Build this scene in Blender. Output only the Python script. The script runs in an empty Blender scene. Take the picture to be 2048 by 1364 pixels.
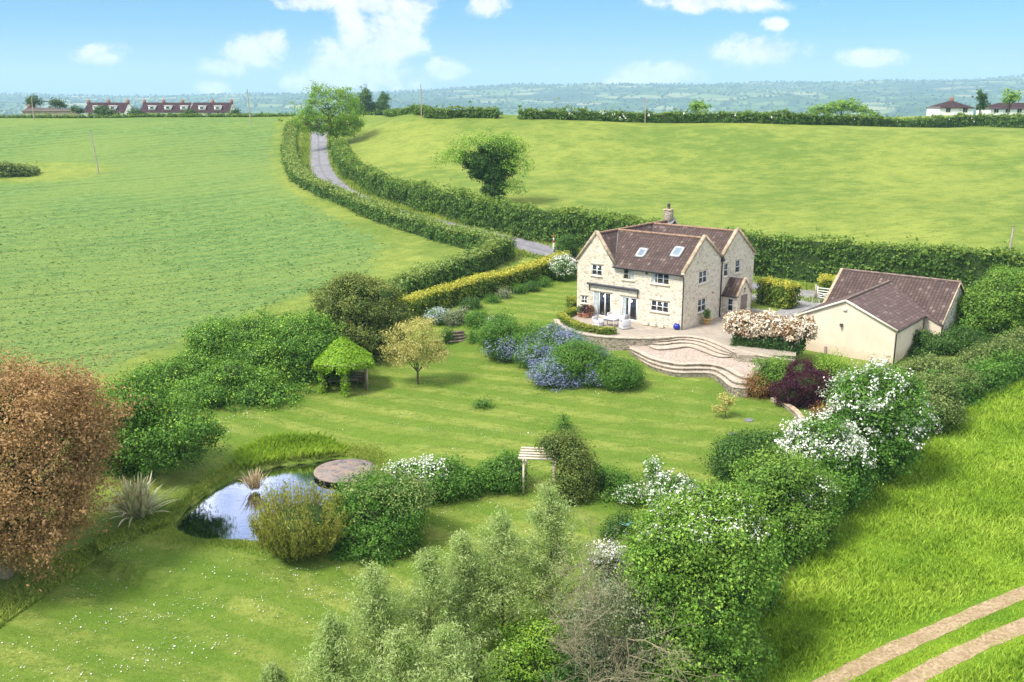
import bpy, math, random
import numpy as np
from mathutils import Vector, Matrix
R = math.radians
rng = np.random.default_rng(7)
S = bpy.context.scene
COL = S.collection

# ------------------------------------------------------------------ camera, sky, sun, exposure
CZ, FPX, PITCH = 19.5, 1950.0, R(14)
cam = bpy.data.cameras.new('camera')
cam.sensor_width = 36; cam.lens = 36 * FPX / 2048; cam.clip_start = 0.5; cam.clip_end = 40000
co = bpy.data.objects.new('camera', cam); COL.objects.link(co)
co.location = (0, 0, CZ); co.rotation_euler = (R(90) - PITCH, 0, 0)
S.camera = co
S.view_settings.view_transform = 'Standard'
S.view_settings.look = 'None'
S.view_settings.exposure = 1.26
S.view_settings.gamma = 1
SUN_EL, SUN_AZ = R(54), R(-122)          # azimuth clockwise from +Y (view direction)
sun_dir = Vector((math.sin(SUN_AZ) * math.cos(SUN_EL), math.cos(SUN_AZ) * math.cos(SUN_EL), math.sin(SUN_EL)))
sl = bpy.data.lights.new('sun', 'SUN'); sl.energy = 2.7; sl.angle = R(14); sl.color = (1, 0.94, 0.84)
so = bpy.data.objects.new('sun', sl); COL.objects.link(so)
so.rotation_euler = sun_dir.to_track_quat('Z', 'Y').to_euler()
c = S.cycles
c.max_bounces = 6; c.diffuse_bounces = 3; c.glossy_bounces = 3; c.transmission_bounces = 3
c.transparent_max_bounces = 6; c.volume_bounces = 1; c.use_denoising = True; c.denoising_prefilter = 'NONE'
c.caustics_reflective = False; c.caustics_refractive = False

class NT:
    """small helper for node trees"""
    def __init__(s, tree):
        s.t = tree; s.n = tree.nodes; s.l = tree.links
    def new(s, typ, **kw):
        n = s.n.new(typ)
        for k, v in kw.items(): setattr(n, k, v)
        return n
    def put(s, sock, v):
        if isinstance(v, bpy.types.NodeSocket): s.l.new(v, sock)
        elif v is not None:
            if isinstance(v, (tuple, list)) and len(v) == 3 and len(sock.default_value) == 4: v = (*v, 1)
            sock.default_value = v
    def math(s, op, a, b=None, c=None, clamp=False):
        n = s.new('ShaderNodeMath', operation=op, use_clamp=clamp)
        for i, v in enumerate((a, b, c)):
            if v is not None: s.put(n.inputs[i], v)
        return n.outputs[0]
    def vmath(s, op, a, b=None):
        n = s.new('ShaderNodeVectorMath', operation=op)
        s.put(n.inputs[0], a)
        if b is not None: s.put(n.inputs[1], b)
        return n.outputs['Value'] if op in ('LENGTH', 'DOT_PRODUCT') else n.outputs[0]
    def mix(s, f, a, b, blend='MIX'):
        n = s.new('ShaderNodeMix', data_type='RGBA', blend_type=blend)
        s.put(n.inputs[0], f); s.put(n.inputs[6], a); s.put(n.inputs[7], b)
        return n.outputs[2]
    def noise(s, scale, vec=None, detail=3, rough=0.55, dist=0.0):
        n = s.new('ShaderNodeTexNoise'); n.inputs['Scale'].default_value = scale
        n.inputs['Detail'].default_value = detail; n.inputs['Roughness'].default_value = rough
        n.inputs['Distortion'].default_value = dist
        if vec is not None: s.put(n.inputs['Vector'], vec)
        return n.outputs['Fac']
    def rng(s, v, a, b, c=0.0, d=1.0, smooth=True):
        n = s.new('ShaderNodeMapRange', interpolation_type='SMOOTHSTEP' if smooth else 'LINEAR')
        s.put(n.inputs[0], v)
        for i, q in enumerate((a, b, c, d)): s.put(n.inputs[i + 1], q)
        return n.outputs[0]
    def ramp(s, f, stops):
        n = s.new('ShaderNodeValToRGB'); e = n.color_ramp.elements
        while len(e) < len(stops): e.new(0.5)
        for k, (p, col) in enumerate(stops):
            e[k].position = p; e[k].color = (*col, 1)
        s.put(n.inputs[0], f)
        return n.outputs[0]
    def scale(s, v, xyz):
        return s.vmath('MULTIPLY', v, xyz)

w = bpy.data.worlds.new('World'); S.world = w; w.use_nodes = True
N = NT(w.node_tree); N.n.clear()
sky = N.new('ShaderNodeTexSky', sky_type='NISHITA', sun_disc=False, sun_elevation=SUN_EL, sun_rotation=SUN_AZ)
sky.air_density = 1.0; sky.dust_density = 0.35; sky.ozone_density = 3.0; sky.altitude = 100
D = N.new('ShaderNodeTexCoord').outputs['Generated']
sep = N.new('ShaderNodeSeparateXYZ'); N.put(sep.inputs[0], D)
yy = N.math('MAXIMUM', sep.outputs[1], 0.05)
zz = N.math('MAXIMUM', sep.outputs[2], 0.0)
cmb = N.new('ShaderNodeCombineXYZ')
N.put(cmb.inputs[0], N.math('DIVIDE', sep.outputs[0], yy)); N.put(cmb.inputs[1], N.math('DIVIDE', zz, yy))
ae = cmb.outputs[0]
# cumulus puffs as bearings and elevations (tangents), each an ellipse broken up by noise
PUFF = [(625,170,50,34),(665,140,62,44),(720,105,68,58),(775,85,68,62),(800,38,48,50),(705,45,38,52),(745,5,100,30),(830,20,40,30),
        (730,150,110,40),(500,110,58,32),(535,80,38,24),(455,135,50,20),(425,175,32,16),(190,110,52,20),(620,2,70,18),(976,10,36,22),
        (1300,152,82,24),(1345,140,42,20),(1235,163,40,12),(1520,102,85,28),(1430,4,140,20),(1740,118,55,18),(885,138,42,20),(1550,48,22,12)]
acc = None
for (px, py, rx, ry) in PUFF:
    b = (682 - py) / FPX; f = math.cos(PITCH) + b * math.sin(PITCH)
    a = (px - 1024) / FPX / f; e = (-math.sin(PITCH) + b * math.cos(PITCH)) / f
    q = N.vmath('MULTIPLY', N.vmath('SUBTRACT', ae, (a, e, 0)), (1980 / rx, 1980 / ry, 0))
    m = N.math('SUBTRACT', 1.0, N.vmath('LENGTH', q))
    acc = m if acc is None else N.math('SMOOTH_MAX', acc, m, 0.25)
n1 = N.noise(27, N.scale(ae, (1, 1.25, 1)), 9, 0.66, 0.3)
n2 = N.noise(90, ae, 4, 0.6)
dens = N.math('ADD', acc, N.math('MULTIPLY', N.math('SUBTRACT', n1, 0.5), 2.6))
cm = N.rng(dens, -0.28, 0.55)
cm = N.math('MULTIPLY', cm, N.rng(sep.outputs[1], 0.1, 0.3))
# broken high cloud higher up, over the whole sky
zz2 = N.math('ADD', zz, 0.12)
c2 = N.new('ShaderNodeCombineXYZ')
N.put(c2.inputs[0], N.math('DIVIDE', sep.outputs[0], zz2)); N.put(c2.inputs[1], N.math('DIVIDE', sep.outputs[1], zz2))
hi = N.rng(N.noise(1.3, c2.outputs[0], 6, 0.6, 0.3), 0.40, 0.60)
hi = N.math('MULTIPLY', hi, N.rng(zz, 0.10, 0.26))
shade = N.rng(N.math('ADD', N.math('MULTIPLY', n1, 0.7), N.math('MULTIPLY', n2, 0.3)), 0.35, 0.62)
ccol = N.mix(shade, (4.2, 4.35, 4.7), (6.3, 6.15, 6.15))
tint = N.mix(1.0, sky.outputs[0], (0.27, 0.50, 0.71), 'MULTIPLY')
low = N.rng(zz, 0.0, 0.075, 1.0, 0.0)
base = N.mix(N.math('MULTIPLY', low, 0.75), tint, (2.75, 3.7, 4.2))
skyc = N.mix(N.math('MULTIPLY', cm, 0.93), base, ccol)
skyc = N.mix(hi, skyc, (13.0, 12.8, 12.5))
bg = N.new('ShaderNodeBackground'); bg.inputs['Strength'].default_value = 0.085
N.put(bg.inputs[0], skyc)
N.l.new(bg.outputs[0], N.new('ShaderNodeOutputWorld').inputs[0])
w.cycles.sampling_method = 'MANUAL'; w.cycles.sample_map_resolution = 512

# ------------------------------------------------------------------ picking points from the survey photograph
def ray(px, py):
    a = (px - 1024) / FPX; b = (682 - py) / FPX
    return np.array([a, math.cos(PITCH) + b * math.sin(PITCH), -math.sin(PITCH) + b * math.cos(PITCH)])
def atz(px, py, z):
    d = ray(px, py); return np.array([0, 0, CZ]) + d * (z - CZ) / d[2]
def aty(px, py, y):
    d = ray(px, py); return np.array([0, 0, CZ]) + d * (y / d[1])

# ------------------------------------------------------------------ terrain
CTRL = []
for px, py, y in [(0,236,250),(150,235,252),(300,234,250),(450,233,250),(580,232,248),(500,248,235),(198,348,180),(0,300,205),(400,300,205),
                  (400,400,155),(100,430,145),(400,500,125),(100,560,108),(300,640,92),(170,770,72),(560,330,185),
                  (1000,233,205),(1100,240,200),(1500,246,195),(2048,258,185),(800,232,215),(1400,350,160),(1000,330,170),(1900,350,150),
                  (1400,440,125),(1900,440,118),(990,405,140),(675,285,208),(637,262,225),(642,335,178),(725,403,148),(960,468,124),(1050,490,117),
                  (1250,535,108)]:
    CTRL.append(aty(px, py, y))
for px, py, y in [(700,232,240),(850,234,232),(1000,238,228),(1200,245,226),(1500,252,222),(1900,263,216),(2300,266,182),(2300,270,220),(850,243,268),(1100,252,262),(1500,256,255),(1950,248,250),(1920,231,282),(2200,231,282),(1600,244,285),(580,236,275),(300,236.5,280),(0,237.5,280),(-300,239,250),(-300,241,280),(0,237,335),(250,236.5,335),(480,237,335)]:
    CTRL.append(aty(px, py, y))
for px, py, z in [(1540,578,0),(1640,592,0),(1800,610,.2),(2048,612,.3),(1580,600,0),(1008,515,1.6),(860,574,.3),(775,608,-.4),(800,640,-.6),(1100,565,.2),
                  (1000,600,-.1),(1080,605,-.1),(1140,640,-.25),(960,640,-.4),(900,650,-1.0),(920,690,-1.5),(860,690,-1.7),(1000,720,-1.7),(1240,700,-1.0),
                  (1300,760,-1.45),(1485,790,-1.7),(1560,830,-1.8),(1500,860,-2.0),(1000,830,-2.2),(1200,850,-2.3),(830,770,-2.0),(680,790,-2.2),(600,830,-2.5),(480,830,-2.3),
                  (1045,990,-3.0),(1250,1000,-2.9),(900,900,-2.6),(750,880,-2.9),(620,900,-3.15),(480,930,-3.2),(380,1020,-3.4),(300,1060,-3.7),(440,1110,-3.55),(520,1110,-3.6),
                  (700,1000,-3.3),(300,1200,-4.6),(100,1340,-5.0),(50,1130,-4.4),(700,1340,-5.2),(1100,1340,-5.0),(1000,1100,-3.8),
                  (1250,1060,-3.2),(1450,1000,-2.9),(1700,1100,-3.5),(2000,1300,-3.8),(2000,800,-1.8),(1500,1340,-4.6),(1800,900,-2.4),
                  (1900,740,-1.2),(1787,730,-1.0),(1590,705,-1.0),(2000,650,-.6),(250,960,-3.3),(200,850,-2.4),(1660,760,-1.3),(1360,660,-.1),(1500,650,-.05)]:
    CTRL.append(atz(px, py, z))
for p in [(-260,40,-4),(-260,150,3),(-260,260,15),(260,40,-4),(260,100,1),(260,190,14),(0,0,-7),(-90,0,-8),(90,0,-6),(-60,60,-3),(-90,110,0.5),(80,60,-1),(0,-150,-10),(-200,-150,-10),(200,-150,-10),
          (-300,330,12),(-300,400,9),(300,400,6),(-100,400,7),(0,400,4),(100,400,5)]:
    CTRL.append(np.array(p, float))
CTRL = np.array(CTRL)
def _tps():
    P = CTRL[:, :2] / 100; n = len(P)
    d2 = ((P[:, None] - P[None]) ** 2).sum(-1)
    K = 0.5 * d2 * np.log(d2 + 1e-12) + np.eye(n) * 2e-4
    A = np.zeros((n + 3, n + 3)); A[:n, :n] = K; A[:n, n] = 1; A[:n, n + 1:] = P; A[n:, :n] = A[:n, n:].T
    return np.linalg.solve(A, np.concatenate([CTRL[:, 2], [0, 0, 0]])), P
TW, TP = _tps()
def sstep(x, a, b):
    t = np.clip((x - a) / (b - a), 0, 1); return t * t * (3 - 2 * t)
HILLX = (np.array([-600, 0, 130, 600, 780, 900, 1200, 1400, 1600, 1800, 2048, 2700]) - 1024) / 2010
HILLZ = (195 - np.array([194, 193, 190, 186, 182, 178, 172, 168, 165, 160, 155, 150])) / 2010
def base_z(x, y):
    x = np.asarray(x, float); y = np.asarray(y, float); shp = np.broadcast(x, y).shape
    X = np.broadcast_to(x, shp).ravel(); Y = np.broadcast_to(y, shp).ravel()
    out = np.empty(len(X))
    for i in range(0, len(X), 40000):
        xx = np.clip(X[i:i+40000], -300, 300) / 100; yy = np.clip(Y[i:i+40000], -150, 420) / 100
        d2 = (xx[:, None] - TP[None, :, 0]) ** 2 + (yy[:, None] - TP[None, :, 1]) ** 2
        out[i:i+40000] = (0.5 * d2 * np.log(d2 + 1e-12)) @ TW[:-3] + TW[-3] + TW[-2] * xx + TW[-1] * yy
    # beyond the crest the land drops into a broad valley and climbs to far hills
    Yc = np.maximum(Y, 1.0)
    a = X / np.maximum(Yc, 300)
    hz = CZ + np.interp(a, HILLX, HILLZ) * 6500
    und = 9 * np.sin(X / 610 + 1) * np.sin(Y / 830) + 6 * np.sin(X / 270 + Y / 450) + 3 * np.sin(X / 130 - Y / 210)
    val = 6 - 71 * sstep(Y, 360, 1300) + und * sstep(Y, 500, 1500)
    far = val + (hz + 65 + und * .25) * sstep(Y, 1500, 6500) ** 1.5
    far = np.where(Y > 6500, far - (Y - 6500) * 0.03, far)
    k = sstep(Y, 350, 520)
    side = sstep(np.abs(X), 300, 700)
    return (out * (1 - k) * (1 - side) + np.where(Y < 400, np.clip(out, -9, 14), far) * side * (1 - k) + far * k).reshape(shp)

def inpoly(x, y, poly):
    poly = np.asarray(poly)[:, :2]; ins = np.zeros(np.shape(x), bool); j = len(poly) - 1
    for i in range(len(poly)):
        xi, yi = poly[i]; xj, yj = poly[j]
        if yi != yj:
            ins ^= ((yi > y) != (yj > y)) & (x < (xj - xi) * (y - yi) / (yj - yi) + xi)
        j = i
    return ins
def polydist(x, y, path):
    d = np.full(np.shape(x), 1e9); path = np.asarray(path)[:, :2]
    for a, b in zip(path[:-1], path[1:]):
        v = b - a; t = np.clip(((x - a[0]) * v[0] + (y - a[1]) * v[1]) / (v @ v + 1e-9), 0, 1)
        d = np.minimum(d, np.hypot(x - a[0] - t * v[0], y - a[1] - t * v[1]))
    return d
def smooth_path(pts, step=1.0, closed=False):
    """Catmull-Rom through the points, resampled evenly"""
    P = np.asarray(pts, float); n = len(P); out = []
    rngi = range(n if closed else n - 1)
    for i in rngi:
        p0 = P[(i - 1) % n] if closed or i > 0 else 2 * P[0] - P[1]
        p1 = P[i]; p2 = P[(i + 1) % n]
        p3 = P[(i + 2) % n] if closed or i + 2 < n else 2 * P[-1] - P[-2]
        m = max(2, int(np.linalg.norm(p2 - p1) / step * 1.5))
        t = np.linspace(0, 1, m, endpoint=False)[:, None]
        out.append(0.5 * (2 * p1 + (p2 - p0) * t + (2 * p0 - 5 * p1 + 4 * p2 - p3) * t ** 2 + (3 * p1 - p0 - 3 * p2 + p3) * t ** 3))
    if not closed: out.append(P[-1:])
    Q = np.concatenate(out)
    if closed: return Q
    s = np.concatenate([[0], np.cumsum(np.linalg.norm(np.diff(Q, axis=0), axis=1))])
    k = max(2, int(s[-1] / step) + 1); u = np.linspace(0, s[-1], k)
    return np.stack([np.interp(u, s, Q[:, i]) for i in range(Q.shape[1])], 1)
def gp(px, py, zf=None):
    """where the sight line through a pixel of the photograph meets the ground"""
    zf = zf or base_z
    d = ray(px, py); ys = np.concatenate([np.arange(25, 150, .5), np.arange(150, 400, 1.0)])
    f = CZ + d[2] * ys / d[1] - zf(d[0] * ys / d[1], ys)
    i = np.argmax(f < 0) if (f < 0).any() else len(ys) - 1
    i = max(i, 1)
    lo, hi = ys[i - 1], ys[i]
    for _ in range(18):
        m = (lo + hi) / 2
        if CZ + d[2] * m / d[1] - zf(np.array([d[0] * m / d[1]]), np.array([m]))[0] < 0: hi = m
        else: lo = m
    return aty(px, py, (lo + hi) / 2)
def gps(lst): return np.array([gp(*p) for p in lst])

WATER_Z = -3.75
pond = smooth_path([atz(px, py, WATER_Z)[:2] for px, py in [(349,1060),(366,1028),(412,990),(470,957),(540,935),(620,924),(690,918),(745,935),(740,965),(690,990),(660,1030),(640,1075),(560,1095),(470,1088),(395,1083)]], .4, True)
lane = smooth_path(gps([(636,236),(637,262),(637,300),(642,335),(668,370),(725,403),(800,430),(880,450),(960,468),(1050,489),(1130,512),(1250,535),(1400,558),(1540,578),(1640,592),(1800,607),(2048,622)])[:, :2], 1.0)
lane = np.concatenate([lane, lane[-1:] + np.array([[60, -8]])])
lane = np.concatenate([lane[:1] + np.array([[4, 25.]]), lane])
patio_front = [(660,248),(672,272),(700,293),(760,320),(850,342),(960,356),(1100,363),(1250,364),(1330,360),(1420,350),(1500,352),(1580,366),(1640,388),(1700,414),(1760,446),(1800,465)]
z4 = lambda x, y: (900 + x / 3.103, 560 + y / 3.103)
patio_edge = smooth_path([atz(*z4(x, y), 0)[:2] for x, y in patio_front], .35)
HU = np.array([math.cos(R(-39)), math.sin(R(-39))]); HV = np.array([-HU[1], HU[0]])
HC = atz(1363, 660, 0)
hpt = lambda u, v: HC[:2] + HU * u + HV * v
patio_poly = np.concatenate([patio_edge, [atz(1592, 712, 0)[:2], atz(1592, 640, 0)[:2], hpt(6, 12), hpt(0, 12), hpt(-10.8, 3), hpt(-11.6, 0.6)]])
terrace_poly = np.array([atz(*z4(x, y), -.56)[:2] for x, y in [(1110,418),(1230,475),(1430,520),(1640,525),(1790,590),(1930,600),(1960,480),(1790,440),(1500,330),(1250,340)]])
def ground_z(x, y):
    x = np.asarray(x, float); y = np.asarray(y, float)
    z = base_z(x, y)
    near = (y > 25) & (y < 140) & (np.abs(x) < 60)
    if np.any(near):
        xs, ys, zs = x[near], y[near], z[near]
        dp = polydist(xs, ys, np.concatenate([pond, pond[:1]])); ip = inpoly(xs, ys, pond)
        bank = WATER_Z + 0.22 + 0.1 * np.clip(dp, 0, 4)
        zs = np.where(~ip, np.where(dp < 4, np.maximum(zs * sstep(dp, 0, 4) + bank * (1 - sstep(dp, 0, 4)), WATER_Z + .06), zs), zs)
        zs = np.where(ip, np.where(dp > .25, WATER_Z - .5, WATER_Z - .1), zs)
        inn = inpoly(xs, ys, patio_poly); zs = np.where(inn, np.minimum(zs, -0.25), zs)
        inn = inpoly(xs, ys, terrace_poly); zs = np.where(inn, np.minimum(zs, -0.9), zs)
        z = z.copy(); z[near] = zs
    nl = (y > 80) & (y < 270)
    if np.any(nl):
        z = z.copy()
        d = polydist(x[nl], y[nl], lane); z[nl] = z[nl] - .14 * (1 - sstep(d, 2.0, 3.0))
    return z
def gz(x, y): return float(ground_z(np.array([x]), np.array([y]))[0])

# ------------------------------------------------------------------ object helpers
def tag(o, label=None, cat=None, group=None, kind=None):
    if label: o['label'] = label
    if cat: o['category'] = cat
    if group: o['group'] = group
    if kind: o['kind'] = kind
    return o
def empty(name, loc=(0, 0, 0), rz=0.0, label=None, cat=None, group=None):
    o = bpy.data.objects.new(name, None); COL.objects.link(o); o.location = loc; o.rotation_euler = (0, 0, rz)
    return tag(o, label, cat, group)
class MB:
    """collects faces (and per-vertex tints) and links them as ONE mesh object"""
    def __init__(s): s.v = []; s.f = []; s.t = []; s.nv = 0
    def add(s, v, f, mi=0, tint=0.5):
        v = np.asarray(v, np.float32).reshape(-1, 3); f = np.asarray(f, np.int64)
        s.v.append(v); s.f.append((f + s.nv, mi)); s.nv += len(v)
        s.t.append(np.broadcast_to(np.asarray(tint, np.float32), (len(v),)))
    def poly(s, pts, mi=0):
        s.add(pts, [list(range(len(pts)))], mi)
    def box(s, a, b, mi=0):
        x0, y0, z0 = a; x1, y1, z1 = b
        s.add([(x0,y0,z0),(x1,y0,z0),(x1,y1,z0),(x0,y1,z0),(x0,y0,z1),(x1,y0,z1),(x1,y1,z1),(x0,y1,z1)],
              [(0,3,2,1),(4,5,6,7),(0,1,5,4),(1,2,6,5),(2,3,7,6),(3,0,4,7)], mi)
    def bbox(s, a, b, e=.03, mi=0):
        """box with chamfered vertical and top edges"""
        x0, y0, z0 = a; x1, y1, z1 = b
        def ring(x0, y0, x1, y1, z, e): return [(x0+e,y0,z),(x1-e,y0,z),(x1,y0+e,z),(x1,y1-e,z),(x1-e,y1,z),(x0+e,y1,z),(x0,y1-e,z),(x0,y0+e,z)]
        v = ring(x0,y0,x1,y1,z0,e) + ring(x0,y0,x1,y1,z1-e,e) + ring(x0+e,y0+e,x1-e,y1-e,z1,e*.6)
        s.add(v, [(i+k*8, (i+1)%8+k*8, (i+1)%8+8+k*8, i+8+k*8) for k in (0,1) for i in range(8)], mi)
        s.add(v[16:], [list(range(8))], mi); s.add(v[:8], [list(range(7,-1,-1))], mi)
    def slab(s, pts, th, mi=0):
        """flat polygon given a thickness straight down"""
        p = np.asarray(pts, float); n = len(p); q = p - np.array([0, 0, th]); v = np.concatenate([p, q])
        s.add(v, [list(range(n))], mi); s.add(v, [list(range(2*n-1, n-1, -1))], mi)
        s.add(v, [(i, i+n, (i+1)%n+n, (i+1)%n) for i in range(n)], mi)
    def bar(s, a, b, w, h=None, mi=0, up=(0, 0, 1)):
        a = np.asarray(a, float); b = np.asarray(b, float); h = h or w; d = b - a; d /= np.linalg.norm(d)
        u = np.asarray(up, float)
        if abs(d @ u) > .98: u = np.array([1., 0, 0])
        x = np.cross(d, u); x /= np.linalg.norm(x); y = np.cross(x, d)
        c = [(-1,-1),(1,-1),(1,1),(-1,1)]
        v = [p + x*cx*w/2 + y*cy*h/2 for p in (a, b) for cx, cy in c]
        s.add(v, [(0,1,2,3),(7,6,5,4),(0,4,5,1),(1,5,6,2),(2,6,7,3),(3,7,4,0)], mi)
    def tube(s, pts, rad, n=6, mi=0, tint=.5, cap=True):
        P = np.asarray(pts, float); r = np.broadcast_to(np.asarray(rad, float), (len(P),))
        T = np.gradient(P, axis=0); T /= np.linalg.norm(T, axis=1)[:, None] + 1e-9
        u = np.where(np.abs(T[:, 2:3]) > .9, np.array([[1., 0, 0]]), np.array([[0, 0, 1.]]))
        X = np.cross(T, u); X /= np.linalg.norm(X, axis=1)[:, None] + 1e-9; Y = np.cross(T, X)
        a = np.linspace(0, 2*math.pi, n, endpoint=False)
        v = (P[:, None] + r[:, None, None] * (np.cos(a)[None, :, None] * X[:, None] + np.sin(a)[None, :, None] * Y[:, None])).reshape(-1, 3)
        i = np.arange(len(P)-1)[:, None] * n; j = np.arange(n)[None]; k = (j+1) % n
        s.add(v, np.stack([i+j, i+k, i+n+k, i+n+j], -1).reshape(-1, 4), mi, tint)
        if cap and n > 3:
            s.add(v[-n:], [list(range(n))], mi, tint); s.add(v[:n], [list(range(n-1, -1, -1))], mi, tint)
    def lathe(s, prof, c=(0, 0, 0), n=16, mi=0):
        a = np.linspace(0, 2*math.pi, n, endpoint=False); c = np.asarray(c, float); v = []
        for r, z in prof: v += [(c[0]+r*math.cos(t), c[1]+r*math.sin(t), c[2]+z) for t in a]
        m = len(prof)
        s.add(v, [(k*n+j, k*n+(j+1)%n, (k+1)*n+(j+1)%n, (k+1)*n+j) for k in range(m-1) for j in range(n)], mi)
        s.add(v[:n], [list(range(n-1, -1, -1))], mi); s.add(v[-n:], [list(range(n))], mi)
    def build(s, name, mats, parent=None, loc=None, smooth=False, uv=None):
        me = bpy.data.meshes.new(name)
        V = np.concatenate(s.v); T = np.concatenate(s.t)
        if loc is not None: V = V - np.asarray(loc, np.float32)
        tot = []; mi = []; idx = []
        for f, m in s.f:
            if f.ndim == 1: f = f[None]
            tot.append(np.full(len(f), f.shape[1])); mi.append(np.full(len(f), m)); idx.append(f.ravel())
        tot = np.concatenate(tot); mi = np.concatenate(mi); idx = np.concatenate(idx)
        me.vertices.add(len(V)); me.vertices.foreach_set('co', V.astype(np.float32).ravel())
        me.loops.add(len(idx)); me.loops.foreach_set('vertex_index', idx.astype(np.int32))
        me.polygons.add(len(tot)); me.polygons.foreach_set('loop_start', np.concatenate([[0], np.cumsum(tot)[:-1]]).astype(np.int32))
        me.polygons.foreach_set('material_index', mi.astype(np.int32))
        if smooth: me.polygons.foreach_set('use_smooth', np.ones(len(tot), bool))
        at = me.attributes.new('tint', 'FLOAT', 'POINT'); at.data.foreach_set('value', T.astype(np.float32))
        if uv is not None:
            U = uv(V)
            l = me.uv_layers.new(name='uv'); l.data.foreach_set('uv', U[idx].astype(np.float32).ravel())
        for m in (mats if isinstance(mats, (list, tuple)) else [mats]): me.materials.append(m)
        me.update(); me.validate()
        o = bpy.data.objects.new(name, me); COL.objects.link(o)
        if parent is not None: o.parent = parent
        if loc is not None: o.location = loc
        return o
def copy_tree(o, parent=None):
    c = o.copy(); COL.objects.link(c)
    if parent is not None: c.parent = parent
    for ch in [q for q in bpy.data.objects if q.parent == o]: copy_tree(ch, c)
    return c

# ------------------------------------------------------------------ materials
def mat(name):
    m = bpy.data.materials.new(name); m.use_nodes = True
    n = NT(m.node_tree); n.n.clear(); return m, n
def out(n, sh): n.l.new(sh, n.new('ShaderNodeOutputMaterial').inputs[0])
def pbr(n, col, rough=.8, bump=None, bd=.02, bs=.6, spec=.3, metal=0.0):
    p = n.new('ShaderNodeBsdfPrincipled'); n.put(p.inputs['Base Color'], col); n.put(p.inputs['Roughness'], rough)
    p.inputs['Specular IOR Level'].default_value = spec; p.inputs['Metallic'].default_value = metal
    if bump is not None:
        b = n.new('ShaderNodeBump'); b.inputs['Distance'].default_value = bd; b.inputs['Strength'].default_value = bs
        n.put(b.inputs['Height'], bump); n.l.new(b.outputs[0], p.inputs['Normal'])
    return p.outputs[0]
def opos(n): return n.new('ShaderNodeTexCoord').outputs['Object']
def wpos(n): return n.new('ShaderNodeNewGeometry').outputs['Position']
def plain(name, col, rough=.7, var=.15, scale=3.0, spec=.3, metal=0.0):
    m, n = mat(name)
    f = n.noise(scale, opos(n), 5)
    c1 = tuple(x * (1 - var) for x in col); c2 = tuple(min(1, x * (1 + var)) for x in col)
    out(n, pbr(n, n.mix(n.rng(f, .3, .7), c1, c2), rough, f, .01, .3, spec, metal)); return m
_leaf = {}
def leafmat(c0, c1, c2, trans=.28, name='leaf', patch=.35):
    """foliage: three leaf greens spread by the per-leaf tint and a slow drift from place to place"""
    key = (c0, c1, c2, trans, name)
    if key in _leaf: return _leaf[key]
    m, n = mat(name)
    t = n.new('ShaderNodeAttribute', attribute_name='tint').outputs['Fac']
    dr = n.math('MULTIPLY', n.math('SUBTRACT', n.noise(.55, wpos(n), 3), .5), patch * 2)
    col = n.ramp(n.math('ADD', t, dr, clamp=True), [(0.05, c0), (.5, c1), (.95, c2)])
    p = pbr(n, col, .55, spec=.25)
    tr = n.new('ShaderNodeBsdfTranslucent'); n.put(tr.inputs[0], n.mix(.5, col, (1.0, 1.0, .25), 'MULTIPLY'))
    mx = n.new('ShaderNodeMixShader'); mx.inputs[0].default_value = trans
    n.l.new(p, mx.inputs[1]); n.l.new(tr.outputs[0], mx.inputs[2])
    out(n, mx.outputs[0]); _leaf[key] = m
    return m
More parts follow.
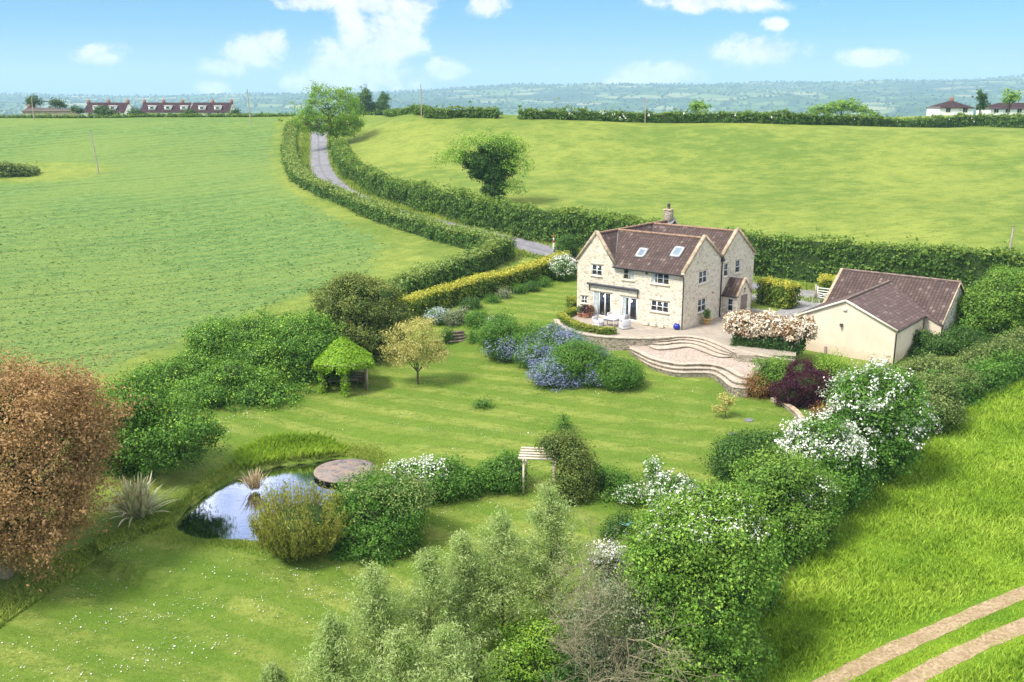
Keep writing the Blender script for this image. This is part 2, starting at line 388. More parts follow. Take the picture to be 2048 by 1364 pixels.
def ground_material():
    m, n = mat('ground')
    P = wpos(n)
    z = n.new('ShaderNodeAttribute', attribute_name='zone').outputs['Color']
    sp = n.new('ShaderNodeSeparateColor'); n.put(sp.inputs[0], z)
    crop, lawn, mead = sp.outputs
    far = n.new('ShaderNodeAttribute', attribute_name='far').outputs['Fac']
    wig = n.math('MULTIPLY', n.math('SUBTRACT', n.noise(.35, P, 5, .65), .5), 1.3)
    edge = lambda q: n.rng(n.math('ADD', q, wig), .32, .68)
    big = n.noise(.035, P, 4); mid = n.noise(.28, P, 5, .65); fine = n.noise(2.2, P, 6, .7)
    tuft = n.noise(1.0, n.scale(P, (.6, 1.3, 1)), 8, .78, .6)
    speck = n.noise(6.0, P, 4, .75)
    det = n.math('ADD', n.math('MULTIPLY', tuft, .6), n.math('MULTIPLY', speck, .4))
    past = n.mix(n.rng(n.math('ADD', n.math('MULTIPLY', big, .55), n.math('MULTIPLY', mid, .45)), .38, .62), (.125, .188, .034), (.235, .278, .056))
    past = n.mix(n.math('MULTIPLY', n.rng(det, .53, .40), .6), past, (.06, .12, .018))
    lw = n.mix(n.rng(n.math('ADD', n.math('MULTIPLY', mid, .6), n.math('MULTIPLY', big, .4)), .36, .62), (.130, .195, .030), (.240, .282, .060))
    lw = n.mix(n.math('MULTIPLY', n.rng(det, .53, .42), .7), lw, (.075, .14, .016))
    lw = n.mix(n.math('MULTIPLY', n.rng(n.noise(.8, P, 6, .75, 1.0), .60, .72), .55), lw, (.21, .26, .045))
    wv = n.new('ShaderNodeTexWave', wave_type='BANDS', bands_direction='DIAGONAL'); wv.inputs['Scale'].default_value = .16
    wv.inputs['Distortion'].default_value = 2.2; wv.inputs['Detail'].default_value = 2; wv.inputs['Detail Scale'].default_value = .25
    n.put(wv.inputs[0], n.scale(P, (.7, 1.5, 0)))
    lw = n.mix(n.math('MULTIPLY', n.rng(wv.outputs['Fac'], .3, .7), .62), lw, (.095, .175, .018))
    cr = n.mix(n.rng(n.noise(.9, n.scale(P, (.8, 1.3, 1)), 5, .65), .38, .62), (.082, .160, .040), (.142, .226, .062))
    cr = n.mix(n.math('MULTIPLY', n.rng(big, .42, .62), .6), cr, (.168, .238, .056))
    cr = n.mix(n.math('MULTIPLY', n.rng(det, .50, .36), .6), cr, (.055, .11, .022))
    rows = n.new('ShaderNodeTexWave', wave_type='BANDS', bands_direction='X'); rows.inputs['Scale'].default_value = .10; rows.inputs['Distortion'].default_value = 1.2; rows.inputs['Detail Scale'].default_value = .12
    rv = n.new('ShaderNodeVectorRotate', rotation_type='Z_AXIS'); n.put(rv.inputs['Vector'], P); rv.inputs['Angle'].default_value = R(62); n.put(rows.inputs[0], rv.outputs[0])
    cr = n.mix(n.math('MULTIPLY', n.rng(rows.outputs['Fac'], .55, .95), .30), cr, (.20, .25, .060))
    sx = n.new('ShaderNodeSeparateXYZ'); n.put(sx.inputs[0], rv.outputs[0])
    tl = n.math('ABSOLUTE', n.math('SUBTRACT', n.math('FRACT', n.math('DIVIDE', n.math('ADD', sx.outputs[0], n.math('MULTIPLY', n.noise(.02, P, 2), 9.0)), 24.0)), .5))
    cr = n.mix(n.math('MULTIPLY', n.rng(tl, .022, .008), .42), cr, (.065, .11, .03))
    md = n.mix(n.rng(mid, .35, .65), (.10, .20, .014), (.20, .30, .022))
    md = n.mix(n.math('MULTIPLY', n.rng(det, .50, .34), .6), md, (.045, .12, .010))
    col = n.mix(edge(crop), past, cr); col = n.mix(edge(mead), col, md); col = n.mix(edge(lawn), col, lw)
    # the vale far beyond: a patchwork of fields between dark hedgerows
    v = n.new('ShaderNodeTexVoronoi'); v.inputs['Scale'].default_value = .006
    wp = n.vmath('ADD', n.scale(P, (1, .8, 0)), n.scale(n.new('ShaderNodeTexNoise').outputs['Color'], (60, 60, 0)))
    n.put(v.inputs['Vector'], wp)
    sv = n.new('ShaderNodeSeparateColor'); n.put(sv.inputs[0], v.outputs['Color'])
    fc = n.ramp(sv.outputs[0], [(0, (.04, .085, .025)), (.4, (.085, .15, .04)), (.7, (.14, .20, .06)), (.9, (.24, .25, .12))])
    v2 = n.new('ShaderNodeTexVoronoi', feature='DISTANCE_TO_EDGE'); v2.inputs['Scale'].default_value = .006
    n.put(v2.inputs['Vector'], wp)
    fc = n.mix(n.rng(v2.outputs['Distance'], .09, .03), fc, (.03, .065, .022))
    wd = n.noise(.0016, P, 6, .6)
    fc = n.mix(n.rng(wd, .52, .58), fc, (.028, .062, .024))
    col = n.mix(far, col, fc)
    h = n.math('ADD', n.math('MULTIPLY', tuft, 1.0), n.math('MULTIPLY', fine, .8))
    out(n, pbr(n, col, .95, h, .30, .7, spec=.1)); return m
def stone_material(name, c_lo, c_mid, c_hi, cell=3.3, mortar=(.50, .44, .34), tall=1.7):
    m, n = mat(name); P = opos(n)
    wp = n.vmath('ADD', n.scale(P, (1, 1, tall)), n.scale(n.new('ShaderNodeTexNoise').outputs['Color'], (.05, .05, .05)))
    v = n.new('ShaderNodeTexVoronoi'); v.inputs['Scale'].default_value = cell; n.put(v.inputs['Vector'], wp)
    e = n.new('ShaderNodeTexVoronoi', feature='DISTANCE_TO_EDGE'); e.inputs['Scale'].default_value = cell; n.put(e.inputs['Vector'], wp)
    s = n.new('ShaderNodeSeparateColor'); n.put(s.inputs[0], v.outputs['Color'])
    col = n.ramp(s.outputs[0], [(0, c_lo), (.12, tuple((a+b)/2 for a, b in zip(c_lo, c_mid))), (.3, c_mid), (1, c_hi)])
    col = n.mix(n.math('MULTIPLY', n.rng(n.noise(9, P, 5, .7), .54, .72), .5), col, c_lo)
    col = n.mix(n.math('MULTIPLY', n.rng(n.noise(.5, P, 4), .45, .7), .3), col, c_mid)
    col = n.mix(n.rng(e.outputs['Distance'], .07, .02), col, mortar)
    h = n.math('ADD', n.rng(e.outputs['Distance'], 0, .12), n.math('MULTIPLY', n.noise(14, P, 4), .5))
    out(n, pbr(n, col, .92, h, .05, .7, spec=.15)); return m
def tile_material(name, ca, cb, cu=.3, cv=.34):
    m, n = mat(name); uv = n.new('ShaderNodeTexCoord').outputs['UV']
    s = n.new('ShaderNodeSeparateXYZ'); n.put(s.inputs[0], uv)
    u = n.math('DIVIDE', s.outputs[0], cu); v = n.math('DIVIDE', s.outputs[1], cv)
    fu = n.math('FRACT', u); fv = n.math('FRACT', v)
    roll = n.math('SINE', n.math('MULTIPLY', fu, math.pi))
    cell = n.new('ShaderNodeCombineXYZ'); n.put(cell.inputs[0], n.math('FLOOR', u)); n.put(cell.inputs[1], n.math('FLOOR', v))
    wn = n.new('ShaderNodeTexWhiteNoise'); n.put(wn.inputs['Vector'], cell.outputs[0])
    col = n.mix(wn.outputs['Value'], ca, cb)
    lich = n.noise(1.4, uv, 6, .7)
    col = n.mix(n.math('MULTIPLY', n.rng(lich, .50, .80), .35), col, (.19, .145, .125))
    col = n.mix(n.math('MULTIPLY', n.rng(wn.outputs['Value'], .90, .97), .3), col, (.30, .25, .22))
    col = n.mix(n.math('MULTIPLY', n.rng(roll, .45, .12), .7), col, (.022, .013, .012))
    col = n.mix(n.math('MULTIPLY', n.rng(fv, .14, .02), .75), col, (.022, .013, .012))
    h = n.math('ADD', roll, n.math('MULTIPLY', n.math('SUBTRACT', 1.0, fv), .8))
    out(n, pbr(n, col, .8, h, .05, .9, spec=.25)); return m
def paving_material(name='paving', ca=(.37, .315, .255), cb=(.29, .25, .21), cm_=(.20, .165, .12), bw=.9):
    m, n = mat(name); P = wpos(n)
    rot = n.new('ShaderNodeVectorRotate', rotation_type='Z_AXIS'); n.put(rot.inputs['Vector'], P); rot.inputs['Angle'].default_value = R(39)
    b = n.new('ShaderNodeTexBrick'); n.put(b.inputs['Vector'], rot.outputs[0]); b.inputs['Scale'].default_value = 1
    b.inputs['Brick Width'].default_value = bw; b.inputs['Row Height'].default_value = .6; b.inputs['Mortar Size'].default_value = .018
    b.inputs['Color1'].default_value = (*ca, 1); b.inputs['Color2'].default_value = (*cb, 1); b.inputs['Mortar'].default_value = (*cm_, 1)
    st = n.noise(.7, P, 6, .7)
    col = n.mix(n.math('MULTIPLY', n.rng(st, .45, .7), .5), b.outputs['Color'], (.26, .23, .19))
    col = n.mix(n.math('MULTIPLY', n.rng(n.noise(5, P, 5), .5, .75), .25), col, (.50, .43, .35))
    out(n, pbr(n, col, .85, n.math('ADD', b.outputs['Fac'], n.noise(8, P, 4)), .012, .4)); return m
def gravel_material(name, a, b, c, scale=11):
    m, n = mat(name); P = wpos(n)
    v = n.new('ShaderNodeTexVoronoi'); v.inputs['Scale'].default_value = scale; n.put(v.inputs['Vector'], P)
    s = n.new('ShaderNodeSeparateColor'); n.put(s.inputs[0], v.outputs['Color'])
    col = n.ramp(s.outputs[0], [(0, a), (.5, b), (1, c)])
    col = n.mix(n.math('MULTIPLY', n.rng(n.noise(.5, P, 5, .65), .42, .66), .45), col, a)
    out(n, pbr(n, col, .95, v.outputs['Distance'], .03, .5, spec=.15)); return m
def lane_material():
    m, n = mat('lane_asphalt'); P = wpos(n)
    t = n.new('ShaderNodeAttribute', attribute_name='tint').outputs['Fac']
    col = n.mix(n.rng(n.noise(.9, P, 6, .7), .35, .65), (.150, .150, .165), (.225, .22, .245))
    d = n.math('ABSOLUTE', n.math('SUBTRACT', t, .5))
    col = n.mix(n.math('MULTIPLY', n.rng(n.math('ADD', d, n.math('MULTIPLY', n.noise(1.5, P, 4), .06)), .11, .04), .45), col, (.10, .10, .105))
    col = n.mix(n.rng(n.math('ADD', d, n.math('MULTIPLY', n.noise(1.1, P, 5), .12)), .47, .53), col, (.12, .13, .06))
    col = n.mix(n.math('MULTIPLY', n.rng(n.noise(.25, P, 4), .55, .7), .3), col, (.12, .12, .125))
    out(n, pbr(n, col, .9, n.noise(20, P, 3), .01, .4)); return m
def render_wall_material():
    m, n = mat('painted_render'); P = opos(n)
    col = n.mix(n.rng(n.noise(.45, P, 5, .6), .35, .65), (.66, .55, .42), (.74, .635, .50))
    streak = n.noise(1.0, n.scale(P, (4.5, 4.5, .22)), 6, .75)
    sz = n.new('ShaderNodeSeparateXYZ'); n.put(sz.inputs[0], P)
    side = n.rng(sz.outputs[0], -.04, .01)
    col = n.mix(n.math('MULTIPLY', n.rng(streak, .56, .70), n.math('ADD', .18, n.math('MULTIPLY', side, .6))), col, (.20, .15, .10))
    col = n.mix(n.math('MULTIPLY', n.rng(n.math('ADD', sz.outputs[2], n.noise(1.3, P, 5)), .55, -.1), .35), col, (.40, .30, .20))
    col = n.mix(n.math('MULTIPLY', n.rng(n.noise(3.2, P, 6, .7), .55, .75), .16), col, (.40, .31, .22))
    out(n, pbr(n, col, .9, n.noise(30, P, 4), .01, .4, spec=.15)); return m
def wood_material(name, a, b):
    m, n = mat(name); P = opos(n)
    f = n.noise(3.0, n.scale(P, (3, 3, .6)), 6, .7)
    out(n, pbr(n, n.mix(n.rng(f, .35, .65), a, b), .8, f, .01, .4)); return m
M = {}
M['ground'] = ground_material()
M['stone'] = stone_material('rubble_stone', (.45, .38, .29), (.68, .605, .48), (.76, .69, .57), 3.8, (.67, .60, .48))
M['dress'] = plain('dressed_stone', (.62, .53, .40), .9, .15, 5, .15)
M['copestone'] = plain('coping_stone', (.40, .315, .225), .9, .3, 3, .15)
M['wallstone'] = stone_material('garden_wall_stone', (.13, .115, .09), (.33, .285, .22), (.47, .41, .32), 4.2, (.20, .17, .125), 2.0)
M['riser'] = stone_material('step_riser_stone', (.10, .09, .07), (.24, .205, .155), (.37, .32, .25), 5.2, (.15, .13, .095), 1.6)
M['tread'] = plain('step_tread_stone', (.52, .445, .36), .9, .22, 2.2, .15)
M['barnstone'] = stone_material('barn_rubble_stone', (.26, .25, .22), (.55, .52, .44), (.72, .68, .58), 3.4, (.44, .42, .36))
M['tile'] = tile_material('clay_pantiles', (.068, .045, .040), (.110, .073, .064))
M['tile2'] = tile_material('faded_pantiles', (.098, .064, .060), (.140, .095, .086), .33, .30)
M['ridge'] = plain('ridge_tile', (.27, .175, .12), .85, .3, 4, .15)
M['ridge2'] = plain('barn_ridge_tile', (.20,.145,.125), .85, .35, 4, .15)
M['white'] = plain('white_paint', (.80, .80, .79), .45, .04, 4, .4)
M['cream'] = plain('cream_paint', (.76, .70, .55), .5, .05, 4, .4)
M['black'] = plain('black_gutter_paint', (.018, .016, .016), .4, .2, 4, .5)
M['glass'] = plain('window_glass', (.022, .026, .032), .06, .3, .6, .6)
M['skyglass'] = plain('rooflight_glass', (.17, .22, .27), .05, .1, .5, .9)
M['curtain'] = plain('curtain_cloth', (.42, .47, .46), .9, .2, 6)
M['awning'] = plain('awning_grey', (.055, .058, .072), .6, .2, 5)
M['door'] = wood_material('weathered_door_wood', (.16, .12, .10), (.28, .22, .19))
M['wood'] = wood_material('grey_timber', (.26, .21, .16), (.42, .36, .28))
M['polewood'] = wood_material('pole_timber', (.30, .25, .19), (.46, .40, .32))
M['palewood'] = wood_material('pale_timber', (.52, .43, .35), (.68, .58, .49))
M['bark'] = wood_material('tree_bark', (.055, .042, .03), (.13, .105, .075))
M['palebark'] = wood_material('pale_twig_bark', (.19, .165, .10), (.34, .30, .19))
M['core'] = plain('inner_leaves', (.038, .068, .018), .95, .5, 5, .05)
M['paving'] = paving_material(); M['tread'] = paving_material('step_paving', (.50, .42, .335), (.40, .335, .27), (.17, .14, .10), .7)
M['gravel'] = gravel_material('terrace_gravel', (.25, .195, .155), (.37, .30, .25), (.48, .40, .345))
M['drive'] = gravel_material('drive_gravel', (.17, .165, .16), (.265, .26, .255), (.37, .36, .35), 9)
M['dirt'] = gravel_material('track_dirt', (.225, .16, .09), (.31, .23, .14), (.38, .295, .19), 9)
M['lane'] = lane_material()
M['render'] = render_wall_material()
M['rattan'] = plain('pale_grey_rattan', (.47, .46, .47), .7, .12, 30)
M['cushion'] = plain('pale_cushion', (.62, .62, .65), .9, .06, 5)
M['terracotta'] = plain('terracotta', (.42, .20, .12), .8, .2, 6)
M['yellowpot'] = plain('glazed_ochre_pot', (.50, .32, .12), .4, .2, 6, .5)
M['bluepot'] = plain('glazed_blue', (.012, .028, .30), .12, .15, 5, .6)
M['deck'] = plain('slate_deck', (.19, .155, .14), .8, .45, 1.6)
M['lead'] = plain('grey_lead', (.20, .20, .21), .5, .2, 3)
M['slate'] = plain('grey_slate', (.16, .165, .18), .6, .2, 4)
M['brick'] = stone_material('red_brick', (.18, .07, .05), (.30, .12, .08), (.38, .18, .12), 7, (.3, .25, .2), 2.5)
def water_material():
    m, n = mat('pond_water'); P = wpos(n)
    d = n.new('ShaderNodeBsdfDiffuse'); d.inputs[0].default_value = (.008, .012, .010, 1)
    g = n.new('ShaderNodeBsdfGlossy'); g.inputs['Roughness'].default_value = .02; g.inputs[0].default_value = (.66, .70, .86, 1)
    b = n.new('ShaderNodeBump'); b.inputs['Distance'].default_value = .012; b.inputs['Strength'].default_value = .22
    n.put(b.inputs['Height'], n.noise(2.6, n.scale(P, (1, 1.4, 1)), 4, .6)); n.l.new(b.outputs[0], g.inputs['Normal'])
    fr = n.new('ShaderNodeFresnel'); fr.inputs[0].default_value = 1.6; mx = n.new('ShaderNodeMixShader')
    n.put(mx.inputs[0], n.math('ADD', fr.outputs[0], .16)); n.l.new(d.outputs[0], mx.inputs[1]); n.l.new(g.outputs[0], mx.inputs[2]); out(n, mx.outputs[0]); return m
M['water'] = water_material()

# ------------------------------------------------------------------ ground, lane, water and other sheets
def growth(a, step, n, g): 
    o = [a]; s = step
    for _ in range(n): s *= g; o.append(o[-1] + s)
    return np.array(o[1:])
gx = np.arange(-36, 54, .4)
gx = np.concatenate([-growth(36, .4, 105, 1.066)[::-1], gx, growth(53.6, .4, 105, 1.066)])
gy = np.concatenate([np.arange(28, 126, .4), np.arange(126, 272, .8)])
gy = np.concatenate([28 - growth(0, .5, 34, 1.14)[::-1], gy, growth(271.2, .8, 107, 1.062)])
GX, GY = np.meshgrid(gx, gy); fx, fy = GX.ravel(), GY.ravel()
fz = ground_z(fx, fy)
nx, ny = len(gx), len(gy)
ii = (np.arange(ny-1)[:, None]*nx + np.arange(nx-1)[None]).ravel()
mb = MB(); mb.add(np.stack([fx, fy, fz], 1), np.stack([ii, ii+1, ii+nx+1, ii+nx], 1))
ground = mb.build('ground', M['ground'], smooth=True); tag(ground, kind='structure')
crop_poly = np.concatenate([gps([(553,234),(543,300),(555,360),(620,412),(700,452),(775,490),(745,542),(620,585),(450,645),(300,705),(150,765),(0,815)])[:, :2], [(-90, 55), (-330, 60), (-330, 262)]])
lawn_poly = np.concatenate([gps([(0,1245),(190,1112),(320,1045),(400,960),(455,900),(330,880),(420,820),(620,765),(790,690),(820,640),(1100,563),(1160,560)])[:, :2],
                            [hpt(0, 5), hpt(8, -6)], gps([(1590,800),(1610,850),(1440,960),(1290,1060),(1330,1300)])[:, :2], [(12, 25), (-30, 22)]])
mead_poly = np.concatenate([gps([(2040,745),(1860,830),(1640,1090),(1420,1364)])[:, :2], [(4, 10), (90, 10), (90, 70)]])
def softmask(poly, wdt):
    d = polydist(fx, fy, np.concatenate([poly, poly[:1]])); i = inpoly(fx, fy, poly)
    return np.clip(.5 + np.where(i, d, -d) / (2 * wdt), 0, 1)
zone = np.zeros((len(fx), 4), np.float32); zone[:, 3] = 1
sel = (fy < 300)
zone[:, 0] = np.where(sel, softmask(crop_poly, 3.0), 0); zone[:, 1] = np.where(sel, softmask(lawn_poly, .7), 0); zone[:, 2] = np.where(sel, softmask(mead_poly, .8), 0)
hb = gp(60, 345)[:2]
zone[:, 0] *= .35 + .65 * sstep(np.hypot((fx - hb[0]) / 17, (fy - hb[1]) / 13), .6, 1.3)
ca = ground.data.color_attributes.new('zone', 'FLOAT_COLOR', 'POINT'); ca.data.foreach_set('color', zone.ravel())
fa = ground.data.attributes.new('far', 'FLOAT', 'POINT'); fa.data.foreach_set('value', sstep(fy, 360, 480).astype(np.float32))

def strip(name, path, wid, m, dz=.03, edge=.12, cuts=9, zf=ground_z):
    """a sheet that follows the ground along a path"""
    p = np.asarray(path)[:, :2]; T = np.gradient(p, axis=0); T /= np.linalg.norm(T, axis=1)[:, None]; Nn = np.stack([-T[:, 1], T[:, 0]], 1)
    t = np.linspace(-.5, .5, cuts); W = np.broadcast_to(wid, (len(p),))[:, None] * np.ones((1, cuts))
    W = W + rng.normal(0, edge, (len(p), 1)) * np.abs(t)[None] * 2
    q = p[:, None] + Nn[:, None] * (t[None, :, None] * W[..., None])
    z = zf(q[..., 0].ravel(), q[..., 1].ravel()) + dz
    v = np.concatenate([q.reshape(-1, 2), z[:, None]], 1)
    i = (np.arange(len(p)-1)[:, None]*cuts + np.arange(cuts-1)[None]).ravel()
    b = MB(); b.add(v, np.stack([i, i+1, i+cuts+1, i+cuts], 1), 0, np.tile(t + .5, len(p)))
    o = b.build(name, m, smooth=True); return tag(o, kind='structure')
strip('lane', lane, 4.1, M['lane'], .05, .12)
for k, pp in enumerate([[(1590,1400),(1660,1364),(1760,1312),(1870,1262),(1960,1222),(2060,1180),(2200,1120),(2400,1045),(2650,965)], [(1730,1420),(1815,1364),(1900,1318),(1980,1280),(2060,1246),(2200,1185),(2400,1105),(2650,1018)]]):
    strip('farm_track', smooth_path(gps(pp)[:, :2], .5), .85, M['dirt'], .014, .05, 7)
mb = MB(); n = len(pond); pc = pond.mean(0)
mb.add(np.concatenate([np.c_[pond + (pond - pc) * .03, np.full(n, WATER_Z)], [[*pc, WATER_Z]]]), [(i, (i+1) % n, n) for i in range(n)])
tag(mb.build('water', M['water']), kind='structure')
# gravel drive from the lane to the patio
dp = [hpt(0, 7), hpt(0, 14.2), atz(1500,592,.03)[:2], atz(1552,570,.03)[:2], atz(1590,560,.03)[:2], atz(1640,575,.03)[:2], atz(1665,590,.03)[:2], atz(1640,612,.03)[:2], atz(1600,650,.03)[:2], atz(1480,660,.03)[:2]]
mb = MB(); mb.poly([(*p, .035) for p in dp])
tag(mb.build('driveway', M['drive']), kind='structure')

# ------------------------------------------------------------------ patio, terrace, steps and walls
def extrude_poly(mb, poly, z1, z0, mi=0, ms=1):
    p = np.asarray(poly)[:, :2]; n = len(p); v = np.concatenate([np.c_[p, np.full(n, z1)], np.c_[p, np.full(n, z0)]])
    mb.add(v[:n], [list(range(n))], mi); mb.add(v, [(i, i+n, (i+1) % n+n, (i+1) % n) for i in range(n)], ms)
pat = np.concatenate([patio_edge, patio_poly[len(patio_edge):]])
mb = MB(); extrude_poly(mb, pat, 0.0, -1.6)
tag(mb.build('patio', [M['paving'], M['wallstone']]), kind='structure')
# curved retaining wall: rubble face with a flat cope, from the lawn corner to the top of the steps
wl = patio_edge[:int(len(patio_edge) * .62)]
def curved_wall(name, path, z0, z1, th, label, mats, cope=.07, over=.05):
    p = np.asarray(path); T = np.gradient(p, axis=0); T /= np.linalg.norm(T, axis=1)[:, None]; Nn = np.stack([-T[:, 1], T[:, 0]], 1)
    o = empty(name, (*p[0], 0), 0, label, 'wall'); org = np.array([*p[0], 0])
    z0 = np.broadcast_to(z0, (len(p),)); z1 = np.broadcast_to(z1, (len(p),))
    def shell(a, b, za, zb):
        n = len(p); L = p + Nn * a; Rr = p + Nn * b
        v = np.concatenate([np.c_[L, za], np.c_[Rr, za], np.c_[Rr, zb], np.c_[L, zb]]) - org
        q = MB(); i = np.arange(n - 1)
        for k in range(4): q.add(v, np.stack([i + k*n, i + 1 + k*n, i + 1 + ((k+1) % 4)*n, i + ((k+1) % 4)*n], 1))
        for e in (0, n-1): q.add(v, [[e, e+n, e+2*n, e+3*n]])
        return q
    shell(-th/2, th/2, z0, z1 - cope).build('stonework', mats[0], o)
    shell(-th/2 - over, th/2 + over, z1 - cope, z1).build('coping', mats[1], o)
    return o
curved_wall('retaining_wall', wl, -1.9, .10, .42, 'curved rubble stone wall holding up the paved patio', [M['wallstone'], plain('flat_cope', (.40, .345, .275), .9, .25, 2.5, .15)])
# terrace gravel sheet
tz = -.56
mb = MB(); mb.poly([(*atz(*z4(x, y), tz)[:2], tz) for x, y in [(1095,405),(1170,447),(1230,477),(1330,507),(1430,522),(1540,520),(1640,527),(1720,552),(1790,592),(1850,607),(2000,612),(2060,480),(1790,420),(1500,340),(1250,350)]])
tag(mb.build('terrace', M['gravel']), kind='structure')
def flight(label, curves, zs, bottom):
    """steps between plan curves: stone risers and pale treads, one object each"""
    o = empty('garden_steps', (*curves[0][0], zs[0]), 0, label, 'steps'); org = np.array([*curves[0][0], zs[0]])
    n = 60
    cv = []
    for q in curves:
        s = np.concatenate([[0], np.cumsum(np.linalg.norm(np.diff(q, axis=0), axis=1))]); u = np.linspace(0, s[-1], n)
        cv.append(np.stack([np.interp(u, s, q[:, i]) for i in (0, 1)], 1))
    i = np.arange(n - 1)
    for k in range(len(cv)):
        zt = zs[k]; zb = zs[k+1] if k + 1 < len(zs) else bottom
        r = MB(); nx_ = cv[k]; T = np.gradient(nx_, axis=0); T /= np.linalg.norm(T, axis=1)[:, None]; Nn = np.stack([T[:, 1], -T[:, 0]], 1)
        f = nx_ + Nn * .02
        v = np.concatenate([np.c_[f, np.full(n, zt - .05)], np.c_[f, np.full(n, zb - .3)]]) - org
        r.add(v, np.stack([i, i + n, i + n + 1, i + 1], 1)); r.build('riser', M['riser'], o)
        # nosing: a lip of paving 5 cm thick over the riser and the tread behind it
        b = nx_ - Nn * (.42 if k == 0 else .0); fr = nx_ + Nn * .06
        back = cv[k-1] + (nx_ - cv[k-1]) * .0 if k else b
        v = np.concatenate([np.c_[back, np.full(n, zt + .006)], np.c_[fr, np.full(n, zt + .006)], np.c_[fr, np.full(n, zt - .05)]]) - org
        t = MB(); t.add(v, np.stack([i, i + n, i + n + 1, i + 1], 1)); t.add(v, np.stack([i + n, i + 2*n, i + 2*n + 1, i + n + 1], 1)); t.build('tread', M['tread'], o)
    return o
cu = lambda pts, z: smooth_path([atz(*z4(x, y), z)[:2] for x, y in pts], .2)
flight('upper flight of curved stone steps from the patio to the gravel terrace',
       [cu([(1330,362),(1420,350),(1500,352),(1580,366),(1640,388),(1700,414),(1760,446)], 0),
        cu([(1285,377),(1350,374),(1430,364),(1500,368),(1570,382),(1630,406),(1690,432),(1765,456)], -.14),
        cu([(1255,392),(1320,396),(1400,386),(1490,386),(1565,404),(1630,432),(1690,452),(1770,463)], -.28),
        cu([(1235,406),(1290,426),(1390,420),(1480,410),(1560,434),(1640,464),(1700,474),(1785,468)], -.42)], [0, -.14, -.28, -.42], -.6)
flight('lower flight of curved stone steps from the gravel terrace to the lawn',
       [cu([(1112,420),(1170,446),(1230,476),(1330,506),(1430,521),(1540,519),(1640,526),(1720,551),(1790,591),(1850,606),(1905,602)], -.56),
        cu([(1145,455),(1200,483),(1250,508),(1340,534),(1430,547),(1550,546),(1640,552),(1705,585),(1770,630),(1875,642)], -.78),
        cu([(1180,490),(1215,512),(1260,534),(1345,560),(1430,573),(1550,573),(1630,578),(1690,612),(1750,660),(1850,672)], -1.0)], [-.56, -.78, -1.0], -2.1)

# ------------------------------------------------------------------ building helpers
FR = lambda u0: (lambda s, z, d: (s, u0 + d, z))          # wall facing -v at v = u0, d goes inward
SD = lambda u0: (lambda s, z, d: (u0 - d, s, z))          # wall facing +u at u = u0
def fbox(mb, F, s0, s1, z0, z1, d0, d1, mi=0):
    a = np.array([F(s0, z0, d0), F(s1, z1, d1)]); mb.box(a.min(0), a.max(0), mi)
def facade(mb, F, s0, s1, z0, z1, holes, rev=.13, mi=0):
    cs = sorted({s0, s1, *[h[0] for h in holes], *[h[1] for h in holes]}); cz = sorted({z0, z1, *[h[2] for h in holes], *[h[3] for h in holes]})
    for a, b in zip(cs[:-1], cs[1:]):
        for e, f in zip(cz[:-1], cz[1:]):
            m = ((a+b)/2, (e+f)/2)
            if any(h[0] < m[0] < h[1] and h[2] < m[1] < h[3] for h in holes): continue
            mb.poly([F(a, e, 0), F(b, e, 0), F(b, f, 0), F(a, f, 0)], mi)
    for (a, b, e, f) in holes:
        for (p, q, r, t) in [((a,e),(b,e),(b,e),(a,e)), ((a,f),(b,f),(b,f),(a,f)), ((a,e),(a,f),(a,f),(a,e)), ((b,e),(b,f),(b,f),(b,e))]:
            mb.poly([F(*p, 0), F(*q, 0), F(*r, rev), F(*t, rev)], mi)
def window(par, F, s0, s1, z0, z1, cols, rows, name='window', fw=.07, sill=True, lintel=True, curtain=None, fm='white', bar=.05):
    b = MB()
    fbox(b, F, s0+.004, s1-.004, z0+.004, z0+fw, .03, .10); fbox(b, F, s0+.004, s1-.004, z1-fw, z1-.004, .03, .10)
    fbox(b, F, s0+.004, s0+fw, z0+fw, z1-fw, .03, .10); fbox(b, F, s1-fw, s1-.004, z0+fw, z1-fw, .03, .10)
    for i in range(1, cols):
        s = s0 + (s1 - s0) * i / cols; fbox(b, F, s - fw*.62, s + fw*.62, z0+fw, z1-fw, .035, .098)
    for j in range(1, rows):
        z = z0 + (z1 - z0) * j / rows; fbox(b, F, s0+fw, s1-fw, z - bar/2, z + bar/2, .045, .094)
    o = b.build(name, M[fm], par)
    g = MB(); fbox(g, F, s0+fw*.8, s1-fw*.8, z0+fw*.8, z1-fw*.8, .075, .082); g.build('pane', M['glass'], o)
    if curtain:
        for (a, e) in curtain:
            q = MB(); sa = s0 + (s1-s0)*a; sb = s0 + (s1-s0)*e; n = 10
            ss = np.linspace(sa, sb, n)
            for k in range(n-1):
                d0 = .071 - .012 * (k % 2); d1 = .071 - .012 * ((k+1) % 2)
                q.poly([F(ss[k], z0+fw, d0), F(ss[k+1], z0+fw, d1), F(ss[k+1], z1-fw, d1), F(ss[k], z1-fw, d0)])
            q.build('curtain', M['curtain'], o)
    if sill:
        q = MB(); fbox(q, F, s0-.10, s1+.10, z0-.13, z0-.004, -.07, .10); q.build('sill', M['dress'], o)
    if lintel:
        q = MB(); fbox(q, F, s0-.16, s1+.16, z1+.004, z1+.19, -.025, .08); q.build('lintel', M['dress'], o)
    return o
def roof(name, par, pts, th, m, ax, sl):
    """pitched roof slab; ax = axis the eave runs along, sl = sine of the pitch"""
    b = MB(); b.slab(pts, th)
    return b.build(name, m, par, uv=lambda V: np.stack([V[:, ax], V[:, 2] / sl], 1))

